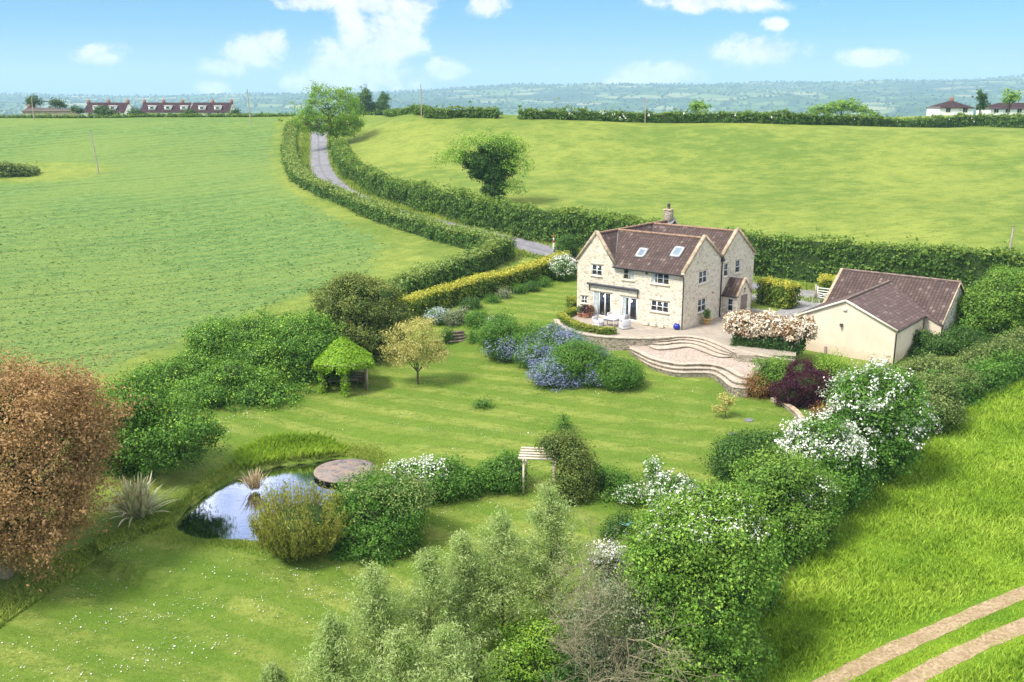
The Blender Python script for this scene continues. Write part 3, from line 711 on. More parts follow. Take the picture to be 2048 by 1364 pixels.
# ------------------------------------------------------------------ the stone house
HZ = R(-39)
house = empty('stone_house', (HC[0], HC[1], 0), HZ, 'two storey cream rubble stone house with brown tiled roof and gables', 'house')
F0, S0 = FR(0), SD(0)
fw_holes = [(-9.51,-8.37,3.76,4.76), (-6.11,-4.94,3.76,4.76), (-3.2,-1.42,3.76,4.76), (-3.15,-1.37,1.29,2.26),
            (-9.3,-7.33,.06,2.3), (-6.25,-4.5,.06,2.25), (-10.6,-9.95,1.02,1.70)]
sd_holes = [(2.75,4.2,3.6,4.74), (2.78,4.25,1.02,2.22), (7.45,8.30,3.6,4.80), (9.75,10.68,3.6,4.82)]
b = MB()
facade(b, F0, -11.1, 0, -.5, 5.0, fw_holes)
b.poly([(-11.1,0,5.0), (-7.0,0,5.0), (-9.05,0,7.7)])
facade(b, S0, 0, 13.6, -.5, 5.0, sd_holes)
b.poly([(0,0,5.0),(0,13.6,5.0),(0,13.6,5.15),(0,9.8,7.75),(0,6.87,5.6),(0,3.48,7.75)])
b.poly([(-11.1,0,-.5),(-11.1,13.6,-.5),(-11.1,13.6,5.0),(-11.1,0,5.0)])
b.poly([(-11.1,13.6,-.5),(0,13.6,-.5),(0,13.6,5.1),(-11.1,13.6,5.1)]); b.poly([(-11.1,13.6,5.1),(-7,13.6,5.1),(-9.05,13.6,7.7)])
b.build('wall', M['stone'], house)
window(house, F0, *fw_holes[0], 2, 2); window(house, F0, *fw_holes[1], 2, 2, fm='cream', curtain=[(.58, .95)]); window(house, F0, *fw_holes[2], 3, 2, curtain=[(.04, .22)]); window(house, F0, *fw_holes[3], 3, 2)
window(house, F0, *fw_holes[4], 3, 1, 'sliding_door', .08, False, True, [(.05, .27)]); window(house, F0, *fw_holes[5], 2, 1, 'french_door', .15, False, True, [(.1, .3)])
window(house, F0, *fw_holes[6], 2, 2, fw=.05, bar=.05)
for h in sd_holes[:2]: window(house, S0, *h, 2, 2)
for h in sd_holes[2:]: window(house, S0, *h, 1, 2)
# inner dark floor so that the hollow shell does not glow
sp = .73
s39 = math.sin(math.atan(sp))
q = math.sin(math.atan(.735))
fz_ = lambda v: 5.0 + (v) * .735
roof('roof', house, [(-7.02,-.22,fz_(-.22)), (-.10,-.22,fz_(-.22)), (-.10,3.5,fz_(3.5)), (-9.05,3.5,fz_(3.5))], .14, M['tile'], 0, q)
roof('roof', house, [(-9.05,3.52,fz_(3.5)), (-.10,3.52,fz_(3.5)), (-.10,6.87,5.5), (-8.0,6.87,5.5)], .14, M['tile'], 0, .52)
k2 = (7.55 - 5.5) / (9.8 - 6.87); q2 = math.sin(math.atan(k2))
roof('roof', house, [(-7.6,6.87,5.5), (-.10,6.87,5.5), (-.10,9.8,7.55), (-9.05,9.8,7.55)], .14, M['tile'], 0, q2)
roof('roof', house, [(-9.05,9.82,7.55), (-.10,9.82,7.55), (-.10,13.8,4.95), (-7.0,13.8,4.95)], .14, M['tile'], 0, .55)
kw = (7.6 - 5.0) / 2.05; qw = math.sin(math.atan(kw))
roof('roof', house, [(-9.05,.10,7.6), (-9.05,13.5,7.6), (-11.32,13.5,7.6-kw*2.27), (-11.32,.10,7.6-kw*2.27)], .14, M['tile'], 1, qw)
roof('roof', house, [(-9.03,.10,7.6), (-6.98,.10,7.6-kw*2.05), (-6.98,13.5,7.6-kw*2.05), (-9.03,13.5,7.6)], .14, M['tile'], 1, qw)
b = MB()
for p_, e_ in [((-9.0,3.51,fz_(3.5)+.03), (-.1,3.51,fz_(3.5)+.03)), ((-9.04,.1,7.63), (-9.04,12.3,7.63)), ((-9.0,9.81,7.58), (-.1,9.81,7.58))]:
    n_ = 24; P = np.linspace(p_, e_, n_)
    b = MB()
    for k in range(n_-1): b.tube([P[k], P[k] + (P[k+1]-P[k])*1.01], .11 + .006*(k % 2), 8)
    b.build('ridge_tiles', M['ridge'], house)
b = MB(); P1 = np.array([-7.0,-.2,fz_(-.2)+.035]); P2 = np.array([-9.0,3.42,fz_(3.42)+.035]); b.bar(P1, P2, .22, .03); b.build('valley_lead', M['lead'], house); b = MB()
P1 = np.array([-7.62,6.95,5.56]); P2 = np.array([-9.0,9.7,7.52]); b.bar(P1, P2, .2, .03)
b.build('valley_lead', M['lead'], house)
# gable copings stand above the tiles, with kneelers at their feet
def cope(p, q_): b = MB(); b.bar(p, q_, .30, .24); b.build('gable_coping', M['copestone'], house)
for (p, q_) in [((-11.22,.04,4.98),(-9.05,.04,7.80)), ((-6.92,.04,4.98),(-9.05,.04,7.80)), ((-.03,-.12,4.98),(-.03,3.48,7.80)), ((-.03,6.80,5.58),(-.03,3.48,7.80)), ((-.03,6.94,5.62),(-.03,9.8,7.78)), ((-.03,13.72,5.10),(-.03,9.8,7.78)),
               ((-11.22,13.56,4.98),(-9.05,13.56,7.80)), ((-6.92,13.56,4.98),(-9.05,13.56,7.80))]: cope(p, q_)
for a_, e_ in [((-11.32,-.09,4.78),(-11.0,.2,5.02)), ((-.2,-.15,4.76),(.10,.12,5.0)), ((-.2,13.5,4.9),(.10,13.85,5.12))]: b = MB(); b.box(a_, e_); b.build('kneeler', M['dress'], house)
ch = MB(); ch.box((-9.42,12.4,7.0),(-8.70,13.1,8.62)); co_ = ch.build('chimney', M['wallstone'], house)
b = MB(); b.bbox((-9.49,12.33,8.62),(-8.63,13.17,8.74),.04); b.build('chimney_cap', M['copestone'], co_)
b = MB(); b.lathe([(.16,0),(.14,.42),(.18,.45),(.18,.55),(.10,.56)], (-9.05,12.75,8.74)); b.build('chimney_pot', plain('chimney_pot', (.13,.11,.10), .8, .3), co_)
b = MB(); b.slab([(-9.8,12.1,7.35),(-8.3,12.1,7.35),(-8.5,13.4,7.75),(-9.6,13.4,7.75)], .05); b.build('flashing', M['lead'], co_)
for (u0_, u1_, v0_, v1_) in [(-5.55,-4.68,.98,1.88), (-2.25,-1.30,1.38,2.40)]:   # two roof lights on the front slope
    up = .09; nrm = np.array([0, -.735, 1]) / math.hypot(1, .735)
    P = lambda u, v, h: np.array([u, v, fz_(v)]) + nrm * h
    b = MB()
    for (a, e) in [((u0_,v0_),(u1_,v0_)), ((u0_,v1_),(u1_,v1_)), ((u0_,v0_),(u0_,v1_)), ((u1_,v0_),(u1_,v1_))]: b.bar(P(*a, .04), P(*e, .04), .10, .12, up=nrm)
    o = b.build('roof_window', M['lead'], house)
    b = MB()
    for (a, e) in [((u0_+.09,v0_+.09),(u1_-.09,v0_+.09)), ((u0_+.09,v1_-.09),(u1_-.09,v1_-.09)), ((u0_+.09,v0_+.09),(u0_+.09,v1_-.09)), ((u1_-.09,v0_+.09),(u1_-.09,v1_-.09))]: b.bar(P(*a, .08), P(*e, .08), .09, .06, up=nrm)
    b.build('roof_window_frame', M['white'], o)
    b = MB(); b.slab([P(u0_+.12,v0_+.12,.07), P(u1_-.12,v0_+.12,.07), P(u1_-.12,v1_-.12,.07), P(u0_+.12,v1_-.12,.07)], .02); b.build('pane', M['skyglass'], o)
# gutters and downpipes
b = MB(); b.tube([(-7.05,-.30,4.80), (.06,-.30,4.80)], .075, 8); b.build('gutter', M['black'], house)
b = MB(); b.tube([(-.02,-.28,4.78), (.02,-.12,4.62), (.05,-.07,4.5), (.05,-.07,0.05)], .055, 8); b.build('downpipe', M['black'], house)
b = MB(); b.tube([(.08,6.87,5.25), (.08,6.87,0.02)], .055, 8); b.bbox((-.02,6.68,5.15),(.26,7.06,5.45),.04); b.lathe([(.07,0),(.09,.05),(.04,.16),(.015,.30)], (.1,6.87,5.45), 10); b.build('downpipe', M['black'], house)
# retracted awning on its two arms
b = MB(); b.tube([(-9.85,-.16,2.98),(-4.40,-.16,2.98)], .11, 10); aw = b.build('awning', M['awning'], house)
for x_ in (-9.65, -4.48): b = MB(); b.bar((x_,-.10,2.95),(x_,-.10,2.3),.06); b.build('awning_arm', M['black'], aw)
b = MB(); b.bbox((-3.72,-.14,4.5),(-3.58,0,4.68),.02); b.build('security_lamp', M['black'], house)
b = MB(); b.lathe([(.02,0),(.12,.03),(.13,.07),(.0,.12)], (.09,5.35,2.42), 10); b.build('wall_bell', M['terracotta'], house)
# porch on the right-hand gable wall
pv0, pv1, pu = 7.35, 10.05, 1.55; pe, pr = 2.02, 3.35; pm = (pv0+pv1)/2
b = MB(); PF = FR(pv0); PS = SD(pu)
facade(b, PF, 0.0, pu, -.4, pe, [(.55,1.12,.55,1.72)])
facade(b, PS, pv0, pv1, -.4, pe, [(pv0+.62,pv1-.72,.0,1.98)])
b.poly([(pu,pv0,pe),(pu,pv1,pe),(pu,pm,pr)]); b.poly([(0,pv1,-.4),(pu,pv1,-.4),(pu,pv1,pe),(0,pv1,pe)])
po = b.build('porch', M['stone'], house)
window(po, PF, .55, 1.12, .55, 1.72, 1, 2, lintel=False)
b = MB(); fbox(b, PS, pv0+.64, pv1-.74, .02, 1.96, .05, .10)
for k in range(6): fbox(b, PS, pv0+.66+k*.22, pv0+.67+.20+k*.22, .05, 1.93, .035, .05)
b.build('porch_door', M['door'], po)
kp = (pr-pe)/(pm-pv0)
for sgn in (-1, 1):
    e = pm + sgn * ((pv1-pv0)/2 + .15); zl = pr - kp*((pv1-pv0)/2 + .15)
    roof('porch_roof', po, [(.0,pm,pr+.1),(pu-.05,pm,pr+.1),(pu-.05,e,zl+.1),(.0,e,zl+.1)], .1, M['tile'], 0, math.sin(math.atan(kp)))
b = MB(); b.bar((pu,pv0-.12,pe-.02),(pu,pm,pr+.16),.22,.16); b.bar((pu,pv1+.12,pe-.02),(pu,pm,pr+.16),.22,.16); b.build('porch_coping', M['copestone'], po)
b = MB(); b.tube([(.0,pv0-.2,pe-.1),(pu-.1,pv0-.2,pe-.1)], .05, 8); b.build('porch_gutter', M['black'], po)
b = MB(); b.box((pu-.02,pm-.12,2.45),(pu+.02,pm-.02,2.6)); b.box((pu-.02,pm+.02,2.45),(pu+.02,pm+.12,2.6)); b.box((pu-.02,pm-.05,2.25),(pu+.02,pm+.05,2.40)); b.build('porch_vent', M['black'], po)

# ------------------------------------------------------------------ the rendered barn
BC = atz(1785, 730, -1)
barn = empty('outbuilding', (BC[0], BC[1], 0), HZ, 'low cream rendered outbuilding with brown tiled T shaped roof and one stone end wall', 'outbuilding')
wz = lambda u: 3.75 - .45 * abs(u + 4.1); mz = lambda v: 4.2 - .7 * (11.2 - v)
b = MB()
b.poly([(-8.15,0,-2.2),(0,0,-2.2),(0,0,1.80),(-4.1,0,3.62),(-8.15,0,1.80)])
b.poly([(0,0,-2.2),(0,7.2,-2.2),(0,7.2,1.80),(0,0,1.80)])
b.poly([(0,7.2,-2.2),(1.45,7.2,-2.2),(1.45,7.2,1.12),(0,7.2,1.78)])
b.poly([(-8.15,0,-2.2),(-8.15,9,-2.2),(-8.15,9,1.80),(-8.15,0,1.80)])
b.build('rendered_wall', M['render'], barn)
b = MB(); b.poly([(1.45,7.2,-2.2),(1.45,15.4,-2.2),(1.45,15.4,1.1),(1.45,11.2,4.05),(1.45,7.2,1.12)])
b.poly([(-8.6,15.4,-2.2),(1.45,15.4,-2.2),(1.45,15.4,1.1),(-8.6,15.4,1.1)]); b.poly([(-8.6,6.95,-2.2),(-8.6,15.4,-2.2),(-8.6,15.4,1.1),(-8.6,11.2,4.05),(-8.6,6.95,1.1)])
b.poly([(-8.6,6.95,-2.2),(-8.15,6.95,-2.2),(-8.15,6.95,1.1),(-8.6,6.95,1.1)])
b.build('stone_wall', M['barnstone'], barn)
sw_ = math.sin(math.atan(.45)); sm_ = math.sin(math.atan(.7))
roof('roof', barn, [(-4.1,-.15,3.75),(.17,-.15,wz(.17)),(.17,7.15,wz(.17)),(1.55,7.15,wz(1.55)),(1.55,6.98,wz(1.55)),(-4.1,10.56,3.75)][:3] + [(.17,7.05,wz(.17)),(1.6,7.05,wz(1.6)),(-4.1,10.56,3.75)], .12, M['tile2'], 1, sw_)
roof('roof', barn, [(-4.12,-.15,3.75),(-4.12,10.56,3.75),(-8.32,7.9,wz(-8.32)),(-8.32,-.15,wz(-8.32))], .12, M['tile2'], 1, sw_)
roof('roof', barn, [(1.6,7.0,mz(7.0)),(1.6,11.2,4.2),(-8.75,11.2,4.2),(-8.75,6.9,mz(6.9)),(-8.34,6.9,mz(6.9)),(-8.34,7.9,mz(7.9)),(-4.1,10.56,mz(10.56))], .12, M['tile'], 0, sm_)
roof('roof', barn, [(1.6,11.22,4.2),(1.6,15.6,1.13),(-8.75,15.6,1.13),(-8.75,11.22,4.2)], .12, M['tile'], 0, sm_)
for p_, e_, n_ in [((-4.1,-.15,3.79),(-4.1,10.4,3.79),26), ((-8.75,11.21,4.23),(1.6,11.21,4.23),26)]:
    P = np.linspace(p_, e_, n_)
    b = MB()
    for k in range(n_-1): b.tube([P[k], P[k] + (P[k+1]-P[k])*1.01], .10 + .006*(k % 2), 8)
    b.build('ridge_tiles', M['ridge2'], barn)
b = MB(); b.bar((-8.75,6.8,mz(6.8)+.06),(-8.75,11.2,4.28),.26,.12); b.bar((-8.75,15.6,1.2),(-8.75,11.2,4.28),.26,.12); b.build('gable_coping', M['copestone'], barn)
b = MB(); b.bar((1.56,7.0,mz(7.0)-.03),(1.56,11.2,4.17),.10,.12); b.bar((1.56,15.6,1.1),(1.56,11.2,4.17),.10,.12); b.build('verge_mortar', M['copestone'], barn)
b = MB(); b.bar((-8.32,-.13,wz(-8.32)-.03),(-4.1,-.13,3.70),.05,.16); b.bar((.17,-.13,wz(.17)-.03),(-4.1,-.13,3.70),.05,.16); b.build('bargeboard', M['cream'], barn)
b = MB(); b.tube([(.24,-.12,wz(.17)-.08),(.24,7.0,wz(.17)-.08)],.07,8); b.tube([(-8.4,-.12,wz(-8.32)-.06),(-8.4,6.9,wz(-8.32)-.06)],.07,8); b.build('gutter', M['black'], barn)
for P in ([(.22,-.05,1.72),(.10,-.06,1.5),(.08,-.07,-1.6)], [(1.62,7.12,1.15),(1.53,7.13,.95),(1.52,7.13,-1.6)], [(.07,7.1,1.7),(.07,7.1,-1.4)]):
    b = MB(); b.tube(P, .055 if P[0][0] != .07 else .035, 8); b.build('downpipe', M['black'] if P[0][0] != .07 else plain('rusty_pipe', (.22,.12,.06), .8, .3), barn)
b = MB(); b.bbox((-4.42,-.20,1.62),(-4.18,0,1.74),.02); b.lathe([(.10,0),(.07,.10),(.02,.12)], (-4.3,-.18,1.52), 10); b.build('wall_lamp', M['black'], barn)
b = MB(); b.box((-4.25,-.05,2.75),(-3.95,0,3.05)); b.build('wall_vent', M['cream'], barn)
b = MB(); b.bbox((-5.55,-.12,-1.9),(-5.35,0,-.35),.02); b.build('vent_duct', M['door'], barn)
b = MB(); b.bbox((1.45,13.6,.0),(1.62,14.15,1.0),.02); b.build('meter_box', M['white'], barn)

# ------------------------------------------------------------------ foliage helpers
def unit(v): return v / (np.linalg.norm(v, axis=-1, keepdims=True) + 1e-9)
def lump(P, seed, freq):
    g = np.random.default_rng(seed); o = 0
    for k in range(7):
        kv = unit(g.normal(size=3)) * freq * g.uniform(.6, 1.7); o = o + np.sin(P @ kv + g.uniform(0, 6.3))
    return o / 3.2
def leafquads(mb, C, Nn, L, asp=.6, tint=.5, mi=0, hang=0.0):
    n = len(C); Nn = unit(Nn)
    r = unit(rng.normal(size=(n, 3)) + np.array([0, 0, -hang])); t = unit(r - Nn * (r * Nn).sum(1, keepdims=True)); b = np.cross(Nn, t)
    L = np.broadcast_to(L, (n,))[:, None] * np.clip(np.exp(rng.normal(0, .33, (n, 1))), .45, 1.9); W = L * asp
    bend = Nn * L * .12
    v = np.stack([C - t*L/2 - bend, C + b*W/2, C + t*L/2 - bend, C - b*W/2], 1).reshape(-1, 3)
    mb.add(v, np.arange(4*n).reshape(n, 4), mi, np.repeat(np.broadcast_to(tint, (n,)), 4))
def ball(mb, c, r, seed, mi=1, rough=.15, freq=3.0, nu=14, nv=9):
    th = np.linspace(0, 2*math.pi, nu, endpoint=False); ph = np.linspace(.02, math.pi-.02, nv)
    d = np.stack([np.sin(ph)[:, None]*np.cos(th)[None], np.sin(ph)[:, None]*np.sin(th)[None], np.cos(ph)[:, None]*np.ones(nu)[None]], -1).reshape(-1, 3)
    v = np.asarray(c) + d * np.asarray(r) * (1 + rough * lump(d, seed, freq))[:, None]
    i = np.arange(nv-1)[:, None]*nu; j = np.arange(nu)[None]; k = (j+1) % nu
    mb.add(v, np.stack([i+j, i+k, i+nu+k, i+nu+j], -1).reshape(-1, 4), mi)
def crown(mb, blobs, L, cover=1.5, seed=1, rough=.16, freq=3.2, clump=.30, core=.76, asp=.6, up=.35, low=-.75, shell=(.74, 1.06), per=40, upt=.12, hang=0., loose=.8):
    """leaf clusters spread over lumpy ellipsoids (world coordinates)"""
    g = np.random.default_rng(seed)
    for bi, (c, r) in enumerate(blobs):
        r = np.asarray(r, float); area = 4*math.pi*((((r[0]*r[1])**1.6 + (r[0]*r[2])**1.6 + (r[1]*r[2])**1.6)/3)**(1/1.6))
        ncl = max(6, int(cover * area / (L*L*asp*.5) / per))
        d = unit(g.normal(size=(ncl, 3))); d = d[d[:, 2] > low]
        rad = g.uniform(*shell, len(d)) * (1 + rough * lump(d, seed + bi, freq) + .75 * rough * lump(d, seed + bi + 50, freq * 2.2)) + np.where(g.random(len(d)) < .16, g.exponential(.8 * rough * .6, len(d)), 0)
        cc = c + d * r * rad[:, None]
        keep = np.ones(len(cc), bool)
        for bj, (c2, r2) in enumerate(blobs):
            if bj != bi: keep &= (((cc - c2) / r2) ** 2).sum(1) > .55
        cc, d = cc[keep], d[keep]
        if not len(cc): continue
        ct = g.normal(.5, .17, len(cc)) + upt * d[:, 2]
        cs = clump * 1.22 * g.uniform(.55, 1.4, len(cc)); k_ = unit(g.normal(size=(len(cc)*per, 3)))
        P = np.repeat(cc, per, 0) + k_ * (np.repeat(cs, per) * 1.75 * g.random(len(k_)) ** .45)[:, None] * np.array([1, 1, .72])
        Nn = k_ * .75 + unit(np.repeat(d / r * r.mean(), per, 0)) * .45 + g.normal(0, loose * .75, (len(P), 3)) + np.array([0, 0, up])
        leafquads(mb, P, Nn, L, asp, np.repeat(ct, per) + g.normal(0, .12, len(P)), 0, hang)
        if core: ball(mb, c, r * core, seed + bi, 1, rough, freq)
def limb(mb, a, b, r0, r1, seed, sag=.12, n=6, sides=6, mi=0):
    g = np.random.default_rng(seed); a = np.asarray(a, float); b = np.asarray(b, float); t = np.linspace(0, 1, n)[:, None]
    P = a + (b - a) * t + g.normal(0, sag * np.linalg.norm(b - a) / 3, (n, 3)) * (t * (1 - t) * 4) ** .7
    mb.tube(P, np.linspace(r0, r1, n), sides, mi, cap=False); return P
LEAF = dict(
 dark=((.016,.042,.009),(.038,.092,.015),(.085,.175,.028)), mid=((.026,.068,.010),(.062,.150,.018),(.135,.260,.034)),
 hedgemid=((.032,.068,.012),(.072,.145,.020),(.185,.255,.048)), hedge=((.030,.068,.012),(.070,.145,.022),(.230,.290,.075)), light=((.055,.120,.012),(.130,.245,.022),(.240,.345,.045)),
 bright=((.042,.095,.012),(.095,.190,.022),(.190,.290,.048)), gold=((.065,.130,.014),(.140,.225,.026),(.540,.510,.075)),
 bronze=((.028,.048,.011),(.080,.118,.023),(.205,.235,.055)), brown=((.130,.080,.034),(.265,.155,.068),(.390,.250,.110)),
 willow=((.160,.230,.070),(.285,.375,.130),(.400,.475,.215)), purple=((.014,.004,.008),(.038,.008,.017),(.085,.020,.034)),
 yellow=((.17,.17,.04),(.32,.30,.09),(.47,.42,.16)), bramble=((.035,.062,.014),(.100,.150,.035),(.215,.255,.085)),
 grey=((.07,.09,.05),(.16,.19,.10),(.28,.30,.18)), feather=((.075,.095,.016),(.200,.215,.036),(.370,.355,.090)),
 blue=((.100,.130,.245),(.205,.245,.405),(.380,.420,.600)), white=((.48,.50,.40),(.70,.71,.64),(.86,.86,.82)), blush=((.46,.32,.20),(.70,.60,.46),(.84,.79,.68)),
 straw=((.20,.15,.09),(.36,.28,.18),(.50,.42,.30)), lilac=((.40,.42,.62),(.60,.62,.78),(.75,.76,.88)), flax=((.12,.14,.06),(.34,.34,.20),(.54,.50,.37)),
 rust=((.10,.045,.02),(.18,.09,.03),(.26,.16,.05)), far=((.022,.050,.018),(.045,.088,.028),(.085,.135,.045)), grass=((.098,.150,.026),(.200,.262,.042),(.320,.370,.085)),
 meadow=((.090,.165,.014),(.200,.310,.026),(.330,.430,.060)), crop=((.082,.142,.040),(.115,.185,.055),(.150,.220,.068)), vine=((.060,.130,.008),(.145,.280,.014),(.270,.400,.035)))
for k_ in LEAF:
    if k_ not in ('white', 'blush', 'lilac', 'blue', 'gold'): LEAF[k_] = tuple(tuple(min(.8, v_ * f_) for v_ in c_) for c_, f_ in zip(LEAF[k_], (1.7, 1.45, 1.3)))
def LM(k, trans=.28, patch=.35): return leafmat(*LEAF[k], trans, k + '_leaf', patch)
def blob_at(px, py, rx, ry, y, squash=1.0):
    c = aty(px, py, y); s = math.hypot(y, CZ - c[2]) / FPX
    return (c, np.array([rx*s, (rx*.5 + ry*.5)*s*squash, ry*s]))
SEED = [100]
def plant(name, label, cat, base, blobs, kind='mid', L=.17, cover=1.5, deep=None, flower=None, trunk=None, group=None, bark='bark', dy=0.0, **kw):
    """shrub or tree: blobs are (px, py, rx, ry[, metres nearer(-) or farther(+)]) as seen in the photograph"""
    L = L * .78
    SEED[0] += 17; sd = SEED[0]
    g = gp(*base); y = g[1] + dy
    if deep is None: deep = 0 if trunk else max(b[2] for b in blobs) * y / FPX * .55
    y0 = y + deep; gx_ = (base[0] - 1024) / FPX * (math.cos(PITCH) * y0 + math.sin(PITCH) * (CZ - g[2]))
    org = np.array([gx_, y0, gz(gx_, y0)])
    W = [blob_at(*b[:4], y0 + (b[4] if len(b) > 4 else 0)) for b in blobs]
    if kw.get('rough', .16) >= .2 and kind not in ('purple',):
        gg = np.random.default_rng(sd + 3); W2 = []
        for c_, r_ in W:
            for q in range(3):
                d_ = unit(gg.normal(size=3) + np.array([0, 0, .25])); f_ = gg.uniform(.28, .5)
                if d_[2] > -.35: W2.append((c_ + d_ * r_ * gg.uniform(.8, 1.0), r_ * f_ * gg.uniform(.8, 1.2, 3)))
        W = W + W2
    mb = MB(); crown(mb, W, L, cover, sd, **kw)
    single = not flower and not trunk
    if single:
        o = mb.build(name, [LM(kind), M['core']], loc=org); tag(o, label, cat, group); return o
    o = empty(name, org, 0, label, cat, group)
    ch = mb.build('crown' if trunk else 'foliage', [LM(kind), M['core']], o, loc=org); ch.location = (0, 0, 0)
    if trunk:
        r0 = trunk[0]; fork = trunk[1] if len(trunk) > 1 else .35
        t = MB(); top = np.mean([w_[0] for w_ in W], 0); f = org + (top - org) * fork; f[:2] = org[:2] * .5 + f[:2] * .5
        limb(t, org - [0, 0, .3], f, r0, r0*.7, sd, .05, 6, 8)
        for k, (c_, r_) in enumerate(W[:len(blobs)]):
            e = c_ + np.array([0, 0, .1]) * r_
            P = limb(t, f, e, r0*.55, r0*.16, sd + k, .16)
            for q in range(4 if r0 < .3 else 14):
                d = unit(rng.normal(size=3) + np.array([0, 0, .4])); limb(t, P[3 + q % 3], e + d * r_ * .8, r0*.2, r0*.05, sd + k*7 + q, .15, 5, 5)
        tr = t.build('trunk', M[bark], o, loc=org, smooth=True); tr.location = (0, 0, 0)
    for fl in (flower if isinstance(flower, list) else [flower] if flower else []):
        fk, fb, fL, fc = fl[:4]; fkw = dict(core=0, per=7, clump=.16, low=-.35, shell=(.98, 1.13), asp=.8, up=.5, rough=kw.get('rough', .16), freq=kw.get('freq', 3.2)); fkw.update(fl[4] if len(fl) > 4 else {})
        m2 = MB(); crown(m2, [blob_at(*b[:4], y0 + (b[4] if len(b) > 4 else 0)) for b in fb] if fb else W, fL * .8, fc, sd, **fkw)
        f = m2.build('pale_leaves' if fk in ('light', 'bramble', 'bright') else 'blossom', LM(fk, .15, .15), o, loc=org); f.location = (0, 0, 0)  # leaf kinds: a paler leaf layer, mostly over the crown's upper side
    return o
def hedge(name, label, path, wid, hts, kind='hedge', L=.2, cover=1.5, rough=.14, top=.30, cat='hedge', group=None, per=12, clump=.22, flower=None, z=None):
    p = np.asarray(path)[:, :2]; s = np.concatenate([[0], np.cumsum(np.linalg.norm(np.diff(p, axis=0), axis=1))]); Ls = s[-1]
    hx = np.linspace(0, Ls, len(hts)); hf = lambda q: np.interp(q, hx, hts)
    T = np.gradient(p, axis=0); T = unit(T); Nn = np.stack([-T[:, 1], T[:, 0]], 1)
    SEED[0] += 17; g = np.random.default_rng(SEED[0]); sd = SEED[0]
    zz_ = (lambda q: ground_z(np.interp(q, s, p[:, 0]), np.interp(q, s, p[:, 1]))) if z is None else (lambda q: np.full(np.shape(q), z))
    def at(q, off, zz):
        x = np.interp(q, s, p[:, 0]) + np.interp(q, s, Nn[:, 0]) * off; y = np.interp(q, s, p[:, 1]) + np.interp(q, s, Nn[:, 1]) * off
        return np.stack([x, y, zz_(q) + zz], -1)
    org = at(np.array([Ls/2]), np.array([0.]), np.array([0.]))[0]
    hm = np.mean(hts); per_len = wid + 2*hm; ncl = int(cover * Ls * per_len / (L*L*.3) / per) + int(cover * 2 * wid * hm / (L*L*.3) / per)
    def sample(ncl, tonly=False):
        q = g.uniform(-wid*.15, Ls + wid*.15, ncl); u = g.uniform(-hm if not tonly else 0, wid + hm if not tonly else wid, ncl)
        H = hf(q); side = np.where(u < 0, -1, np.where(u > wid, 1, 0))
        off = np.where(side == 0, u - wid/2, side * wid/2); zr = np.where(side == 0, 1.0, np.where(side < 0, 1 + u/hm, 1 - (u - wid)/hm))
        nf = int(ncl * 2*wid*hm / (Ls*per_len) * .5)          # the two ends
        q[:nf] = np.where(g.random(nf) < .5, 0, Ls); off[:nf] = g.uniform(-wid/2, wid/2, nf); zr[:nf] = g.uniform(0, 1, nf)
        rnd = np.clip((zr - .75) / .25, 0, 1); off = off * (1 - .18 * rnd**2 * (side != 0))
        P0 = at(q, off, np.zeros(ncl)); lm = lump(np.c_[P0[:, :2], H * zr], sd, 1.1) + .6 * lump(np.c_[P0[:, :2], H * zr], sd+1, 2.7)
        off = off * (1 + rough * lm * (side != 0)) + g.normal(0, .05, ncl); zt = H * zr + np.where(side == 0, rough * lm * min(hm, 2.2) * .55, 0)
        zt = zt + np.where((side == 0) & (g.random(ncl) < .10), g.exponential(rough * 1.1, ncl), 0) + np.where(side == 0, rough * .5 * np.sin(q * .37 + sd) * np.sin(q * .113), 0)
        C = at(q, off, zt)
        nd = np.stack([np.interp(q, s, Nn[:, 0]) * side, np.interp(q, s, Nn[:, 1]) * side, (side == 0) * 1.0], -1)
        return C, nd, zr, side
    C, nd, zr, side = sample(ncl)
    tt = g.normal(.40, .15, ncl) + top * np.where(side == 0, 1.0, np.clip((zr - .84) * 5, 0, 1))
    P = np.repeat(C, per, 0) + g.normal(0, clump, (ncl*per, 3)) * np.array([1, 1, .8])
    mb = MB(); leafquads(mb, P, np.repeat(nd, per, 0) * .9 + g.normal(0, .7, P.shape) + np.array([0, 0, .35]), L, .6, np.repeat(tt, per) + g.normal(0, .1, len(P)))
    k = max(3, int(Ls / .8)); q = np.linspace(.1*wid, Ls - .1*wid, k); iw = wid/2 - .16; H = np.maximum(hf(q) - .22, .15)
    v = np.concatenate([at(q, np.full(k, -iw), np.full(k, -.3)), at(q, np.full(k, -iw), H), at(q, np.full(k, iw), H), at(q, np.full(k, iw), np.full(k, -.3))])
    i = np.arange(k-1)
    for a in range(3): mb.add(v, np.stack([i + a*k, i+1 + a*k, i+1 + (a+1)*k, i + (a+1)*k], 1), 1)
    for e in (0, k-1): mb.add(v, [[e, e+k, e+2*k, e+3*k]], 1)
    if not flower:
        o = mb.build(name, [LM(kind), M['core']], loc=org); return tag(o, label, cat, group)
    o = empty(name, org, 0, label, cat, group); f = mb.build('foliage', [LM(kind), M['core']], o, loc=org); f.location = (0, 0, 0)
    fk, fL, fn = flower; C, nd, zr, side = sample(int(fn * Ls)); keep = (zr > .25) & (lump(C, sd + 5, .9) > -.1); C = C[keep]; nd = nd[keep]
    m2 = MB(); P = np.repeat(C + nd * .12, 8, 0) + g.normal(0, .13, (len(C)*8, 3)); leafquads(m2, P, np.repeat(nd, 8, 0) + g.normal(0, .5, P.shape) + np.array([0, 0, .4]), fL, .8, g.normal(.55, .2, len(P)))
    f = m2.build('blossom', LM(fk, .15, .15), o, loc=org); f.location = (0, 0, 0)
    return o
